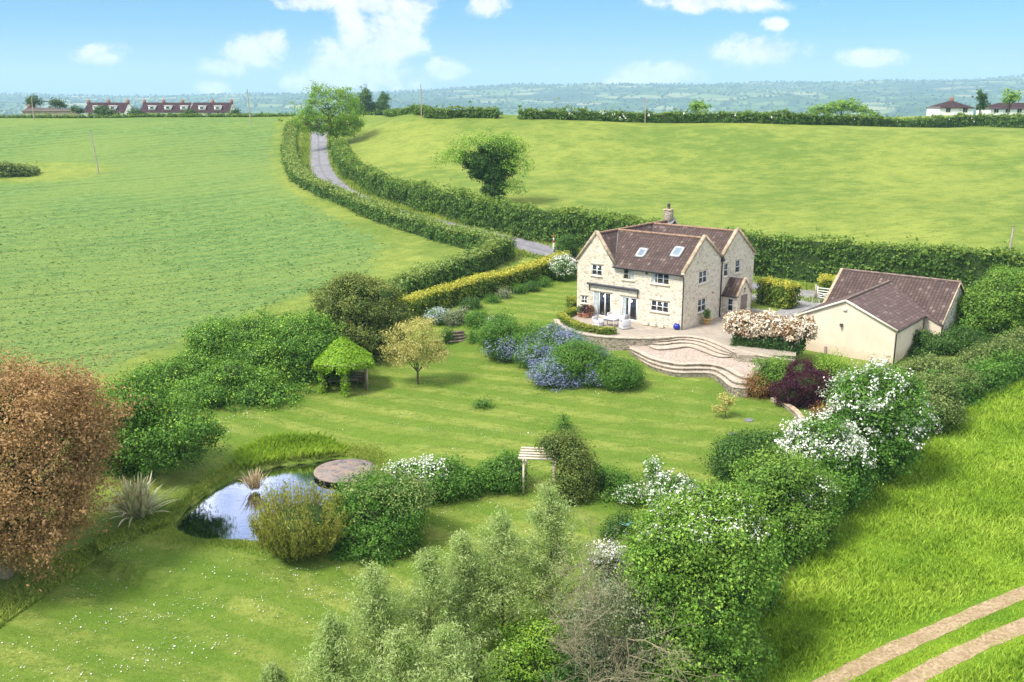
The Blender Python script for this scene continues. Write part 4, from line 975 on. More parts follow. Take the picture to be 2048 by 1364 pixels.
def blades(mb, XY, h, wd, tint, lean=.45, zf=ground_z, drop=0.03):
    """grass blades: bent tapering triangles"""
    n = len(XY); h = np.broadcast_to(h, (n,)) * rng.uniform(.6, 1.25, n); a = rng.uniform(0, 6.283, n); l = rng.uniform(.1, 1, n) * lean * h
    z = zf(XY[:, 0], XY[:, 1]) - drop; b = rng.uniform(0, 6.283, n); wv = np.stack([np.cos(b), np.sin(b)], 1) * (np.broadcast_to(wd, (n,)) * .5)[:, None]; d = np.stack([np.cos(a), np.sin(a)], 1) * l[:, None]
    v = np.stack([np.c_[XY - wv, z], np.c_[XY + wv, z], np.c_[XY + wv*.7 + d*.35, z + h*.6], np.c_[XY + d, z + h]], 1).reshape(-1, 3)
    mb.add(v, np.arange(4*n).reshape(n, 4)[:, [0, 1, 2, 3]], 0, np.repeat(np.broadcast_to(tint, (n,)), 4))
def scatter(poly, n, view=True):
    poly = np.asarray(poly)[:, :2]; lo, hi = poly.min(0), poly.max(0); o = []; m = 0
    lo = np.maximum(lo, [-200, 26]); hi = np.minimum(hi, [200, 270])
    while m < n:
        p = rng.uniform(lo, hi, (n*2, 2)); p = p[inpoly(p[:, 0], p[:, 1], poly)]
        if view: p = p[(np.abs(p[:, 0]) < p[:, 1] * .60 + 9)]
        if len(p) == 0: break
        o.append(p); m += len(p)
    return np.concatenate(o)[:n]
def tintn(XY, s=.5, a=.2, f=.6): return s + a * lump(np.c_[XY, np.zeros(len(XY))], 3, f) + rng.normal(0, .13, len(XY))
G = lambda pts: gps(pts)[:, :2]

# ------------------------------------------------------------------ hedges
hl = lambda pts, st=.8: smooth_path(G(pts), st)
HG = 'field hedges along the lane'
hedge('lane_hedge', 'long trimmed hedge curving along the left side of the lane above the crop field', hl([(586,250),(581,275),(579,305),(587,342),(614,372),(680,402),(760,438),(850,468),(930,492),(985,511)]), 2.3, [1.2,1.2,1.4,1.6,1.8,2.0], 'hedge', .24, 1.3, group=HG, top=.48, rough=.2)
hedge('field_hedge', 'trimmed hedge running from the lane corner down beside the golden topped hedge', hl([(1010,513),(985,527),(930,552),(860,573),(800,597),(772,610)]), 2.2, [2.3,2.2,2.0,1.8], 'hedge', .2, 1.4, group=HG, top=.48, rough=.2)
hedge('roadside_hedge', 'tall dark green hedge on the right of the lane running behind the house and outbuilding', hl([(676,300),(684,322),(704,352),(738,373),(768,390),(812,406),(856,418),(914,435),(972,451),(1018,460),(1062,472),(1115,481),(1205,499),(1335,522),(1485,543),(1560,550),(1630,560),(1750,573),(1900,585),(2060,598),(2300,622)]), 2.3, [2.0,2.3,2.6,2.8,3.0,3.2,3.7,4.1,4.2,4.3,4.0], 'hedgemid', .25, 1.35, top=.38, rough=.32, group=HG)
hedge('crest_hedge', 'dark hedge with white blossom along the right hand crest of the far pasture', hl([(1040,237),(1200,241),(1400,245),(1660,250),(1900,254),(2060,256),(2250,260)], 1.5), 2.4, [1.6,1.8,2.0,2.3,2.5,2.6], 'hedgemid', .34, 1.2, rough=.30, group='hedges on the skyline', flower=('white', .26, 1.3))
hedge('crest_hedge', 'short hedge left of the gap on the skyline behind the ivy covered tree', hl([(775,232),(860,233),(930,234),(996,236)], 1.5), 2.0, [1.1,1.4,1.6,1.8], 'hedgemid', .34, 1.2, rough=.28, group='hedges on the skyline')
hedge('crest_hedge', 'low dark hedge in front of the row of white bungalows on the skyline', hl([(-40,236),(150,236),(350,234),(590,232)], 2), 1.6, [.5,.5,.5,.5], 'hedgemid', .3, 1.2, rough=.15, group='hedges on the skyline')
hedge('field_hedge', 'end of a bushy hedge in the crop field at the left edge', hl([(-60,352),(-10,352),(40,350),(72,349)]), 4.0, [2.0,2.0,1.8,.9], 'bramble', .3, 1.2, rough=.3)
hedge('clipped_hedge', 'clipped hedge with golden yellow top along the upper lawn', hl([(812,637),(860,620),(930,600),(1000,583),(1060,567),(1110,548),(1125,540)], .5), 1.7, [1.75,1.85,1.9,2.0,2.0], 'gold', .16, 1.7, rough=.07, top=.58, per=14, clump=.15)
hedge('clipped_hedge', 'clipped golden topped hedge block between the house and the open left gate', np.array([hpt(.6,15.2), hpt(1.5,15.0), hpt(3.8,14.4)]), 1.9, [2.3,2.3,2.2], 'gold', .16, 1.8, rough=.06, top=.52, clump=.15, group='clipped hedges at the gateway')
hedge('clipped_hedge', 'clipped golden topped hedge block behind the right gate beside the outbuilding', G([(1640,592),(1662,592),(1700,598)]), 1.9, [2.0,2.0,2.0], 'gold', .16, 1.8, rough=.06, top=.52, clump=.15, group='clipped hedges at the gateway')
hedge('box_hedge', 'square clipped dark box hedge against the left corner of the house', np.array([hpt(-12.6,1.4), hpt(-11.3,.4)]), 1.1, [1.15,1.15], 'gold', .09, 1.8, rough=.03, top=.35, clump=.07)
pe_ = [patio_edge[i] for i in range(len(patio_edge))]
BOXG = 'low box hedges round the patio edge'
pin = lambda pts: np.array([atz(*z4(x, y), 0)[:2] for x, y in pts])
for pts, lb in [([(690,238),(712,262),(742,280)],'low box hedge piece at the left end of the patio edge'), ([(752,284),(780,298),(806,306)],'low box hedge piece second from the left along the patio edge'),
                ([(818,310),(860,320),(902,326)],'low box hedge piece third from the left along the patio edge'), ([(920,331),(970,336),(1022,334)],'low box hedge piece nearest the armchair at the patio edge'), ([(722,232),(752,218),(785,204)],'low box hedge piece running back toward the terracotta pots')]:
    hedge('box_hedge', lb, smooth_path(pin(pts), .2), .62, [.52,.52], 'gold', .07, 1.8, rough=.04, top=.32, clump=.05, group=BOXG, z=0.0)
# pale flowering hedge over a clipped dark green base by the outbuilding
fa_ = atz(1462, 690, 0)[:2]; fb_ = atz(1596, 704, 0)[:2]
ph = np.array([fa_ + (fb_ - fa_) * t for t in np.linspace(0, 1, 6)]) + HV * .75
o = hedge('flowering_hedge', 'clipped hedge smothered in cream and pink blossom beside the outbuilding wall', ph, 1.7, [1.0,1.0], 'dark', .11, 1.6, rough=.05, top=.1, clump=.1, z=0.0, flower=('blush', .1, 4))
W = []
for k, t in enumerate(np.linspace(.02, 1.0, 7)):
    q = fa_ + (fb_ - fa_) * t + HV * .7; W.append((np.array([*q, 1.62 + .12 * math.sin(k * 2.3)]), np.array([.95, .95, .85])))
mb = MB(); crown(mb, W, .15, 2.6, 77, .2, core=0, per=9, clump=.13, asp=.8, up=.4, shell=(.85, 1.1))
f = mb.build('blossom', LM('blush', .15, .45), o, loc=o.location[:]); f.location = (0, 0, 0)
mb = MB(); crown(mb, W, .15, 1.2, 78, .18, core=.8, per=9, clump=.13)
f = mb.build('foliage', [LM('rust'), M['core']], o, loc=o.location[:]); f.location = (0, 0, 0)

# ------------------------------------------------------------------ trees and shrubs
# left group
plant('copper_tree', 'large copper brown leaved tree filling the left edge beside the pond', 'tree', (15,1130),
      [(30,815,150,95),(75,895,118,115,-.5),(15,975,138,125,-1.5),(50,1055,100,80,-1.5),(-60,880,130,140),(-70,1030,120,110),(125,845,68,72,.6),(95,975,72,76,-1)],
      'brown', .17, 1.0, trunk=(.34,.4), bark='palebark', core=.32, rough=.28, freq=4, clump=.38, low=-.95, shell=(.5,1.12), dy=-1.0, asp=.5)
plant('spreading_tree', 'green spreading tree between the copper tree and the pond', 'tree', (292,945),
      [(262,815,75,45),(330,850,80,45,-.5),(235,880,55,55),(300,890,70,45,-.8),(385,870,42,36,-.6),(250,930,45,40,.6),(350,905,48,32,-1),(190,850,60,60,.8)],
      'mid', .17, 1.25, trunk=(.16,.45), core=.45, rough=.34, freq=4.5, clump=.36, shell=(.62,1.1), flower=('light', None, .16, .22, dict(asp=.6, per=16, clump=.28, low=.0)))
o_ = plant('dense_shrub', 'large dark green shrub on the left boundary nearest the spreading tree', 'shrub', (470,835),
      [(500,690,98,58,10),(425,750,80,62,7),(530,745,78,58,7),(480,785,105,46,2.5),(340,770,62,44,4),(570,720,45,60,8),(390,800,55,36,.5),(455,735,60,50,8)], 'mid', .18, 1.5, rough=.24, freq=4, clump=.34, upt=.2, flower=('light', None, .16, .22, dict(asp=.6, per=16, clump=.28, low=.0)))
plant('dense_shrub', 'dark shrub directly behind the vine covered gazebo', 'shrub', (622,765), [(610,690,58,58),(640,725,55,48),(590,740,40,40)], 'mid', .17, 1.4, rough=.22, clump=.3, flower=('light', None, .16, .22, dict(asp=.6, per=16, clump=.28, low=.0)))
plant('bronze_tree', 'rounded evergreen tree with bronze new growth behind the yellow maple', 'tree', (725,712),
      [(712,620,72,62),(672,655,52,52),(770,650,42,46),(720,672,78,44,-.6),(700,580,38,32),(755,605,45,40)], 'bronze', .17, 1.7, trunk=(.2,.4), rough=.2, freq=4.5, clump=.28, low=-1, upt=.3)
plant('maple_tree', 'small maple with sparse golden orange leaves on the lawn beside the gazebo', 'tree', (836,768),
      [(830,678,44,32),(792,702,30,24),(866,690,32,26),(846,655,26,18,.3),(806,674,24,20),(822,712,42,22,-.4),(870,715,24,16)], 'yellow', .13, .42, trunk=(.10,.3), core=0, rough=.35, freq=5, clump=.24, shell=(.35,1.15), bark='bark')
# ceanothus bank on the lawn
CG = 'blue flowering shrubs on the bank'
plant('blue_shrub', 'round green shrub with blue blossom low on its right, nearest the garden steps', 'shrub', (1005,722), [(1002,668,44,36),(1012,695,36,26,-.5)], 'mid', .12, 1.7, group=CG,
      flower=('blue', [(1012,692,36,26,-.8),(1025,708,24,18,-1)], .10, .6, dict(clump=.22, per=24)))
plant('blue_shrub', 'blue flowering shrub in the middle of the bank with a green mound behind it', 'shrub', (1095,738), [(1066,682,38,30,.8),(1108,700,54,36),(1072,712,34,24,-.5)], 'mid', .12, 1.7, group=CG,
      flower=('blue', [(1112,694,56,34,-.2),(1075,712,36,26,-.7),(1130,690,35,22)], .10, .62, dict(clump=.24, per=26)))
plant('blue_shrub', 'largest blue flowering shrub with a green crest at the lawn edge', 'shrub', (1140,775), [(1152,722,52,38),(1105,745,38,30),(1185,742,36,32,-.3)], 'mid', .12, 1.7, group=CG,
      flower=('blue', [(1100,748,40,30,-.4),(1130,765,30,16,-.9),(1192,752,30,26,-.8),(1196,722,24,20),(1085,755,22,18,-.5)], .10, .62, dict(clump=.24, per=26)))
plant('round_shrub', 'rounded green shrub without flowers at the right end of the blue flowering bank', 'shrub', (1246,782), [(1244,750,40,32),(1228,745,28,28)], 'mid', .12, 1.8, rough=.12)
plant('round_shrub', 'neat ball shaped shrub above the garden steps', 'shrub', (955,658), [(955,640,20,18)], 'mid', .11, 1.7, rough=.08)
plant('round_shrub', 'pale green leafy shrub left of the ball shaped shrub above the garden steps', 'shrub', (912,652), [(910,636,18,15),(925,628,12,12)], 'grey', .11, 1.5)
plant('flowering_shrub', 'low shrub with lilac blossom at the near end of the golden hedge', 'shrub', (878,650), [(878,634,22,14)], 'mid', .11, 1.4, flower=('lilac', None, .11, .9))
plant('flowering_shrub', 'small white flowering shrub tucked behind the first blue flowering shrub', 'shrub', (985,660), [(982,648,14,11)], 'mid', .11, 1.4, flower=('white', None, .10, .7))
plant('viburnum_shrub', 'round shrub covered in white blossom at the left end of the house', 'shrub', (1125,562), [(1125,538,27,24)], 'mid', .15, 1.6, rough=.1, flower=('white', [(1125,536,27,24)], .16, .7))
plant('small_conifer', 'small dark conifer between the lane and the left gable', 'tree', (1134,515), [(1134,500,19,16),(1134,486,12,14)], 'dark', .15, 1.6, rough=.2)
for k, (px, py, r_, kd, lb) in enumerate([(1007,590,10,'grey','pale rounded plant midway along the golden hedge'),(1035,580,11,'mid','green mound at the foot of the golden hedge'),(1062,575,12,'dark','dark leafy plant near the far end of the golden hedge'),
        (1085,566,11,'mid','leafy plant under the far end of the golden hedge'),(940,612,14,'dark','dark plant beside the bench'),(985,600,9,'mid','small green plant right of the bench')]):
    plant('border_plant', lb, 'plant', (px, py + r_*.7), [(px, py, r_*1.3, r_)], kd, .12, 1.5, group='plants in the border below the golden hedge')
# right of the outbuilding and along the right boundary
plant('leafy_tree', 'bright green leafy tree right of the outbuilding below the utility pole', 'tree', (1985,680), [(1992,600,55,52),(1955,618,36,42),(2030,590,40,50),(1990,645,58,36,-.5),(2010,562,30,26),(2040,640,45,45)], 'bright', .19, 1.6, trunk=(.16,.3), rough=.25, clump=.3, low=-1)
BG = 'tangled shrubs along the right boundary'
plant('bramble', 'low dark green bramble patch under the stone end wall of the outbuilding', 'shrub', (1880,712), [(1878,690,48,22),(1935,680,45,24,1),(1835,715,38,18,-.5)], 'dark', .17, 1.4, rough=.25, group=BG)
plant('bramble', 'pale bramble mass at the right edge by the meadow corner', 'shrub', (2000,742), [(2000,712,52,28),(2050,695,40,30,1),(1950,735,42,24,-.5)], 'bramble', .16, 1.4, rough=.25, group=BG)
plant('bramble', 'pale yellowish bramble mound between the outbuilding and the meadow', 'shrub', (1890,800), [(1885,760,58,36),(1925,770,26,26,-.5),(1850,750,40,30,.8)], 'bramble', .16, 1.5, rough=.24, group=BG)
plant('bramble', 'yellowish bramble mound right of the tall hawthorn', 'shrub', (1850,862), [(1848,815,58,46),(1890,825,32,30,-.4),(1865,785,40,30,.5)], 'bramble', .16, 1.5, rough=.24, group=BG)
hedge('wild_hedge', 'rough dark hedge bottom linking the shrubs and hawthorns beside the meadow', hl([(1330,1430),(1385,1330),(1460,1215),(1545,1108),(1640,1012),(1735,926),(1822,862),(1912,798),(2060,732)], .6), 2.0, [1.1,1.5,1.8,1.7,1.4,1.1], 'mid', .17, 1.2, rough=.45, top=.15, clump=.26)
HWG = 'hawthorns in blossom along the right boundary'
plant('hawthorn_tree', 'tall hawthorn in white blossom in front of the outbuilding corner', 'tree', (1750,952), [(1752,785,62,50),(1725,815,55,52,-.3),(1785,830,55,62),(1745,860,70,55,-.5),(1765,905,60,45,-.6)], 'mid', .17, 1.5, trunk=(.16,.3), rough=.22, clump=.3, low=-1, group=HWG,
      flower=('white', [(1745,790,66,58),(1720,820,50,55,-.4),(1795,830,50,55),(1770,862,60,45,-.6)], .15, .42, dict(per=16, clump=.2, shell=(.97,1.13))))
plant('hawthorn_tree', 'hawthorn heaped with white blossom beside the low stone edging wall', 'tree', (1660,1010), [(1648,890,58,45),(1630,915,42,40,-.4),(1690,930,45,50),(1665,965,55,50,-.5)], 'mid', .16, 1.5, trunk=(.14,.3), rough=.22, clump=.28, low=-1, group=HWG,
      flower=('white', [(1645,886,60,46),(1618,905,40,34,-.4),(1685,915,42,44,-.2)], .15, .85, dict(per=16, clump=.22, shell=(.95,1.15), low=-.1)))
plant('dense_shrub', 'dark low shrub on the lawn edge behind the blossoming hawthorns', 'shrub', (1470,965), [(1500,905,62,34),(1462,925,36,40,-.5),(1545,900,45,34)], 'dark', .15, 1.6, rough=.2, upt=.25)
plant('hawthorn_tree', 'pale green hawthorn with thin blossom between the white hawthorn and the big elm bush', 'tree', (1590,1085), [(1545,965,70,55),(1600,990,60,55,.3),(1575,1030,75,52,-.5),(1620,1040,42,42),(1530,1010,50,46,-.6)], 'bright', .15, 1.5, trunk=(.14,.3), rough=.24, clump=.26, low=-1, group=HWG,
      flower=('white', [(1605,985,46,40),(1560,1040,36,24,-.9)], .12, .22, dict(per=7)))
plant('tall_shrub', 'big leafy green shrub at the bottom centre right with creamy blossom on top', 'tree', (1400,1330), [(1400,1070,115,75),(1340,1130,80,85,-.5),(1462,1115,78,85),(1395,1190,110,95,-.8),(1385,1285,98,90,-1),(1340,1230,70,80,-1),(1345,1350,78,70,-1.5)], 'bright', .14, 1.45, trunk=(.2,.3), rough=.22, freq=4.5, clump=.27, low=-1,
      flower=[('white', [(1410,1052,95,55),(1330,1085,50,40,-.5),(1480,1080,55,40)], .11, .2, dict(per=7, low=.1)), ('light', None, .14, .2, dict(asp=.6, per=18, clump=.26, low=.0))])
plant('purple_shrub', 'dense dark purple leaved shrub by the low stone edging wall', 'shrub', (1610,815), [(1612,775,52,38),(1582,785,32,30,-.3),(1645,785,30,28),(1605,745,26,22,.3)], 'purple', .12, 1.8, rough=.24, clump=.2)
plant('steps_shrub', 'green shrub with feathery top at the lower end of the curved steps', 'shrub', (1545,790), [(1550,745,30,30),(1535,768,28,24,-.2),(1560,775,24,22)], 'bright', .13, 1.5, rough=.28)
plant('steps_shrub', 'rusty orange brown shrub right at the end of the lower steps', 'shrub', (1518,796), [(1518,775,22,20)], 'rust', .12, 1.6, rough=.2)
plant('steps_shrub', 'yellow green shrub against the outbuilding wall behind the purple shrub', 'shrub', (1662,785), [(1662,745,28,30),(1680,760,26,24)], 'light', .13, 1.4, rough=.3)
plant('steps_shrub', 'small reddish shrub right of the purple shrub', 'shrub', (1655,842), [(1655,826,22,16)], 'rust', .12, 1.5, rough=.25)
# pond side and lower lawn
def sprays(base, cpx, label, kind, n=560):
    g = gp(*base); y = g[1] + 1.3; c_, r_ = blob_at(*cpx, y); org = np.array([c_[0], y, gz(c_[0], y)]); r = np.random.default_rng(3); lf = MB(); t = MB()
    r_ = r_ * np.array([1, 1, 1.0]); hgt = c_[2] + r_[2] - org[2]
    for k in range(n):
        d = unit(r.normal(size=3)); d[2] = d[2] * .78 + .30; ln = r.uniform(.82, 1.06) * (1 + .10 * lump(d[None], 4, 4.0)[0])
        e = c_ + d * r_ * ln + np.array([0, 0, r.exponential(.12)]); st = org + np.array([d[0], d[1], 0]) * r_ * r.uniform(.1, .5)
        u = np.linspace(0, 1, 7)[:, None]; mid_ = st * .5 + e * .5 + np.array([d[0], d[1], 0]) * r_ * .22; P = st*(1-u)**2 + 2*mid_*u*(1-u) + e*u*u
        t.tube(P, np.linspace(.012, .004, 7), 3, cap=False)
        m = 62; uu = r.uniform(.3, 1.05, m)[:, None]; C = st*(1-uu)**2 + 2*mid_*uu*(1-uu) + e*uu*uu + r.normal(0, .075, (m, 3))
        T = unit(e - mid_); Nn = np.cross(T + r.normal(0, .25, (m, 3)), r.normal(size=(m, 3))); leafquads(lf, C, Nn, .15, .22, r.normal(.42, .14) + .25 * (uu[:, 0] - .5) + r.normal(0, .1, m), hang=-1.6)
    ball(lf, c_ + [0, 0, .05], r_ * np.array([.62, .62, .6]), 8, 1, .1)
    o = empty('feathery_bush', org, 0, label, 'shrub'); q = lf.build('foliage', [LM(kind), M['core']], o, loc=org); q.location = (0, 0, 0); q = t.build('stems', M['bark'], o, loc=org); q.location = (0, 0, 0)
sprays((602,1140), (600,1058,100,84), 'big feathery yellow green bush standing in front of the pond', 'feather')
plant('dense_shrub', 'wide green shrub mass with pale tips right of the feathery bush', 'shrub', (770,1120), [(760,1010,88,52,.8),(735,1070,66,52),(790,1060,55,52,.2),(690,1040,45,55,.3),(700,1105,42,36,-.4),(760,1105,52,36,-.4)], 'mid', .13, 1.6, rough=.18, clump=.22, flower=('bramble', [(770,990,80,45,.8),(820,1000,40,40,.6)], .11, .35))
plant('dense_shrub', 'shrub with white blossom between the round deck and the pergola', 'shrub', (880,1010), [(865,965,62,36),(915,965,38,34,.3),(830,965,45,36)], 'mid', .14, 1.6, rough=.2, flower=('white', [(830,945,50,26),(870,940,30,18)], .12, .3))
plant('climbing_shrub', 'dark leafy shrub against the left posts of the pergola', 'shrub', (1012,985), [(1010,945,36,34),(985,955,25,26)], 'mid', .13, 1.6, rough=.22)
plant('climbing_shrub', 'brown green climber heaped over the right side of the pergola', 'shrub', (1148,1000), [(1142,905,32,32),(1150,950,30,40,-.2),(1150,980,32,26,-.3),(1105,890,22,16,.2)], 'bronze', .12, 1.7, rough=.24)
plant('border_shrub', 'low mixed green shrub right of the pergola climber', 'shrub', (1212,985), [(1212,960,26,22),(1240,975,28,22)], 'mid', .12, 1.4, rough=.25)
plant('border_shrub', 'small bright green mound in front of the low border shrubs', 'shrub', (1210,1005), [(1210,997,15,9)], 'bright', .11, 1.5)
plant('rose_bush', 'small bush with cream white flowers in the middle of the lower border', 'shrub', (1265,1012), [(1264,992,26,20)], 'mid', .12, 1.4, flower=('white', None, .11, .4))
plant('rose_bush', 'bush with big white flowers beside the tall leafy shrub', 'shrub', (1342,1030), [(1342,990,42,36),(1375,985,20,22)], 'mid', .13, 1.3, flower=('white', None, .16, .75, dict(per=6)))
plant('rose_bush', 'slim upright bush with white flowers at the top of the lower border', 'shrub', (1308,975), [(1306,940,12,20),(1310,962,18,14)], 'mid', .12, 1.2, flower=('white', None, .14, .7, dict(per=6)))
plant('rose_bush', 'white blossoming branches rising behind the bare twiggy shrub', 'shrub', (1228,1190), [(1225,1115,30,28),(1208,1128,24,22),(1240,1150,26,28)], 'grey', .12, .7, core=0, rough=.4, shell=(.4,1.15), flower=('white', None, .14, .8, dict(per=8, rough=.4, shell=(.5,1.15))))
plant('yellow_shrub', 'yellow green leafy shrub at the bottom edge below the willows', 'shrub', (1055,1385), [(1065,1285,52,36),(1040,1330,70,42,-.5),(1110,1330,42,46),(1010,1360,45,32,-.8)], 'light', .12, 1.5, rough=.26, clump=.2)
plant('dense_shrub', 'dark green ivy shrub at the foot of the bare twiggy shrub', 'shrub', (1190,1400), [(1170,1330,66,48),(1240,1345,66,50),(1130,1370,55,40,-.5),(1290,1360,50,50)], 'dark', .12, 1.5, rough=.25, clump=.2)
# young trees standing on the lawn
plant('lawn_sapling', 'tiny leafy plant in the lawn left of centre', 'plant', (965,815), [(966,808,15,7)], 'mid', .11, 1.3, trunk=(.02,.5))
plant('lawn_sapling', 'tiny sapling in a leafy tuft on the lawn above the pergola', 'plant', (1128,858), [(1128,852,15,7),(1127,835,3,10)], 'mid', .11, 1.3, trunk=(.02,.5))
plant('lawn_sapling', 'small yellow leaved sapling on the lawn below the lower steps', 'tree', (1452,835), [(1452,802,17,14),(1440,818,12,8)], 'yellow', .12, .8, core=0, rough=.3, shell=(.3,1.1), trunk=(.03,.4), clump=.14)
plant('border_plant', 'dark plant clump growing around the blue bird bath', 'plant', (1225,1078), [(1228,1060,22,16),(1250,1040,16,12,.5)], 'dark', .12, 1.4)

# feathery willow saplings in the foreground
def willow(base, top, wpx, label, seed, dens=1.0):
    g = gp(*base); y = g[1]; s = math.hypot(y, CZ - g[2]) / FPX; tp = aty(*top, y); org = np.array([g[0], y, gz(g[0], y)]); Hh = tp[2] - org[2]; w_ = wpx * s * 1.08
    r = np.random.default_rng(seed); t = MB(); lf = MB(); ax = lambda q: org + (tp - org) * q + np.array([math.sin(q*4 + seed), math.cos(q*3 + seed), 0]) * .06
    t.tube([ax(q) for q in np.linspace(-.03, 1, 12)], np.linspace(.075, .008, 12), 6)
    for k in range(int(150 * dens)):
        q = r.uniform(.06, .97) ** .85; a = r.uniform(0, 6.283)
        env = w_ * min(1.0, (1 - q) * 1.25 + .10) * (.55 + .45 * min(1, q * 4)) * r.uniform(.55, 1.05)
        st = ax(q * .93); rise = env * r.uniform(.55, 1.2); e = st + np.array([math.cos(a) * env, math.sin(a) * env, rise])
        if e[2] > tp[2] + .1: e[2] = tp[2] - r.uniform(0, .5)
        u = np.linspace(0, 1, 6)[:, None]; P = st + (e - st) * u + np.array([0, 0, -.25]) * (u ** 2) * env * .6
        t.tube(P, np.linspace(.016, .004, 6), 4, cap=False)
        n = int(130 * (.4 + env / w_)); uu = r.uniform(.15, 1.08, n)[:, None]; C = st + (e - st) * uu + np.array([0, 0, -.15]) * uu ** 2 * env + r.normal(0, .15, (n, 3))
        leafquads(lf, C, r.normal(size=(n, 3)) + np.array([0, 0, .6]), .125, .27, r.normal(.5, .18) + .12 * q + r.normal(0, .12, n), hang=.8)
    o = empty('willow_sapling', org, 0, label, 'tree', 'feathery willow saplings in the foreground')
    c_ = lf.build('crown', LM('willow', .45), o, loc=org); c_.location = (0, 0, 0); c_ = t.build('trunk', M['bark'], o, loc=org); c_.location = (0, 0, 0)
for a in [((1102,1275),(1098,952),95,'tallest willow sapling, directly below the pergola'), ((1010,1320),(1003,1012),95,'willow sapling second from the right in the foreground clump'), ((932,1350),(925,1050),80,'willow sapling in the middle of the foreground clump'),
          ((868,1400),(856,1082),85,'willow sapling left of the middle of the foreground clump'), ((770,1440),(742,1112),90,'willow sapling with a narrow tip right of the feathery bush'), ((690,1500),(662,1215),80,'leftmost full willow sapling in the foreground clump'),
          ((800,1520),(790,1255),110,'short broad willow sapling at the bottom edge, left of centre'), ((900,1520),(893,1240),110,'short broad willow sapling at the bottom edge, near the centre'), ((550,1440),(540,1330),28,'tip of a tiny willow sapling at the bottom edge of the lawn')]:
    willow(*a, seed=SEED[0]); SEED[0] += 3
# bare twiggy shrub
def twiggy(base, blobs, label):
    g = gp(*base); y = g[1] ; org = np.array([g[0], y, gz(g[0], y)]); r = np.random.default_rng(5); t = MB()
    W = [blob_at(*b[:4], y + (b[4] if len(b) > 4 else 0)) for b in blobs]
    def grow(p, d, ln, rad, lev):
        n = 5; P = [p]; 
        for i in range(n): d = unit(d + r.normal(0, .16, 3) + np.array([0, 0, .03])); P.append(P[-1] + d * ln / n)
        t.tube(P, np.linspace(rad, rad*.5, n+1), 4 if lev > 0 else 6, cap=False)
        if lev < 4:
            for q in range(4 if lev < 3 else 5): grow(P[2 + r.integers(0, 4)], unit(d + r.normal(0, .62, 3)), ln * r.uniform(.5, .75), max(rad*.55, .006), lev+1)
    for c_, rr in W:
        for k in range(2): 
            e = c_ + unit(r.normal(size=3) + np.array([0, 0, .5])) * rr * .4; d = e - org; grow(org + r.normal(0, .15, 3) * [1, 1, 0], unit(d), np.linalg.norm(d) * .72, .05, 0)
    o = empty('bare_shrub', org, 0, label, 'shrub'); q = t.build('twigs', M['palebark'], o, loc=org); q.location = (0, 0, 0)
    lf = MB(); crown(lf, W, .075, .42, 61, .3, 4.5, .26, 0, shell=(.3, 1.1), low=-1, per=20); q = lf.build('foliage', LM('grey'), o, loc=org); q.location = (0, 0, 0)
twiggy((1235,1400), [(1230,1190,60,40),(1280,1230,50,50),(1180,1230,60,50),(1290,1300,50,50),(1200,1290,60,50)], 'twiggy grey brown shrub with few leaves at the bottom beside the tall leafy shrub')
# phormium and dead reeds: strap leaves
def straps(name, label, base, n, ln, wd, kind, spread, cat='plant', arch=1.0):
    g = gp(*base); org = np.array([g[0], g[1], gz(g[0], g[1]) if name != 'dead_reeds' else WATER_Z]); mb = MB(); r = np.random.default_rng(9)
    for k in range(n):
        a = r.uniform(0, 6.283); tilt = r.uniform(.05, spread); l = ln * r.uniform(.65, 1.15); u = np.linspace(0, 1, 6)
        th = tilt + arch * u * u * r.uniform(.1, .9) * tilt; dx = np.cumsum(np.sin(th)) * l / 6; dz = np.cumsum(np.cos(th)) * l / 6
        b0 = org + np.array([r.normal(0, .22), r.normal(0, .22), 0]) * ln / 2; P = b0 + np.stack([np.cos(a)*dx, np.sin(a)*dx, dz], 1)
        side = np.array([-math.sin(a), math.cos(a), 0]) * (wd * np.array([.7, 1, 1, .9, .6, .1]) / 2)[:, None]
        v = np.concatenate([P - side, P + side]); i = np.arange(5); mb.add(v, np.stack([i, i+1, i+7, i+6], 1), 0, r.normal(.5, .22))
    return tag(mb.build(name, LM(kind, .2, .1), loc=org), label, cat)
straps('flax_plant', 'big spiky flax plant with striped sword leaves beside the copper tree', (275,1042), 230, 2.3, .14, 'flax', 1.1)
straps('dead_reeds', 'clump of dry straw coloured reeds standing in the pond', (508,968), 170, 1.35, .045, 'straw', .75, arch=1.6)

# trees along the lane, on the skyline and beyond
plant('roadside_tree', 'big spreading light green tree where the lane reaches the crest', 'tree', (675,292), [(655,210,58,30),(690,215,30,28),(622,240,32,18,-1),(660,235,50,24,-1.5),(700,250,22,20),(640,255,26,14,-1.5),(680,195,34,16,1),(685,265,24,14,-1),(612,250,18,12,-1)], 'light', .30, .55, trunk=(.5,.35), core=0, rough=.36, freq=5, clump=.5, shell=(.45,1.15), low=-1)
plant('ivy_tree', 'pollarded ivy clad tree standing in the hedge left of the house', 'tree', (990,412), [(962,325,34,20),(1004,306,28,24),(938,316,20,12),(990,352,20,26,-.4),(986,384,20,24,-.4),(1014,336,18,16),(980,298,24,12),(958,345,16,16)], 'dark', .26, 1.6, trunk=(.4,.4), rough=.19, freq=4.5, clump=.34, low=-1,
      flower=('light', [(918,318,40,26),(970,288,58,20),(1030,330,34,38),(1022,298,32,24),(1020,378,26,24)], .22, .5, dict(shell=(.5,1.25), clump=.4, per=9, asp=.6)))
TG = 'trees on the left of the far pasture crest'
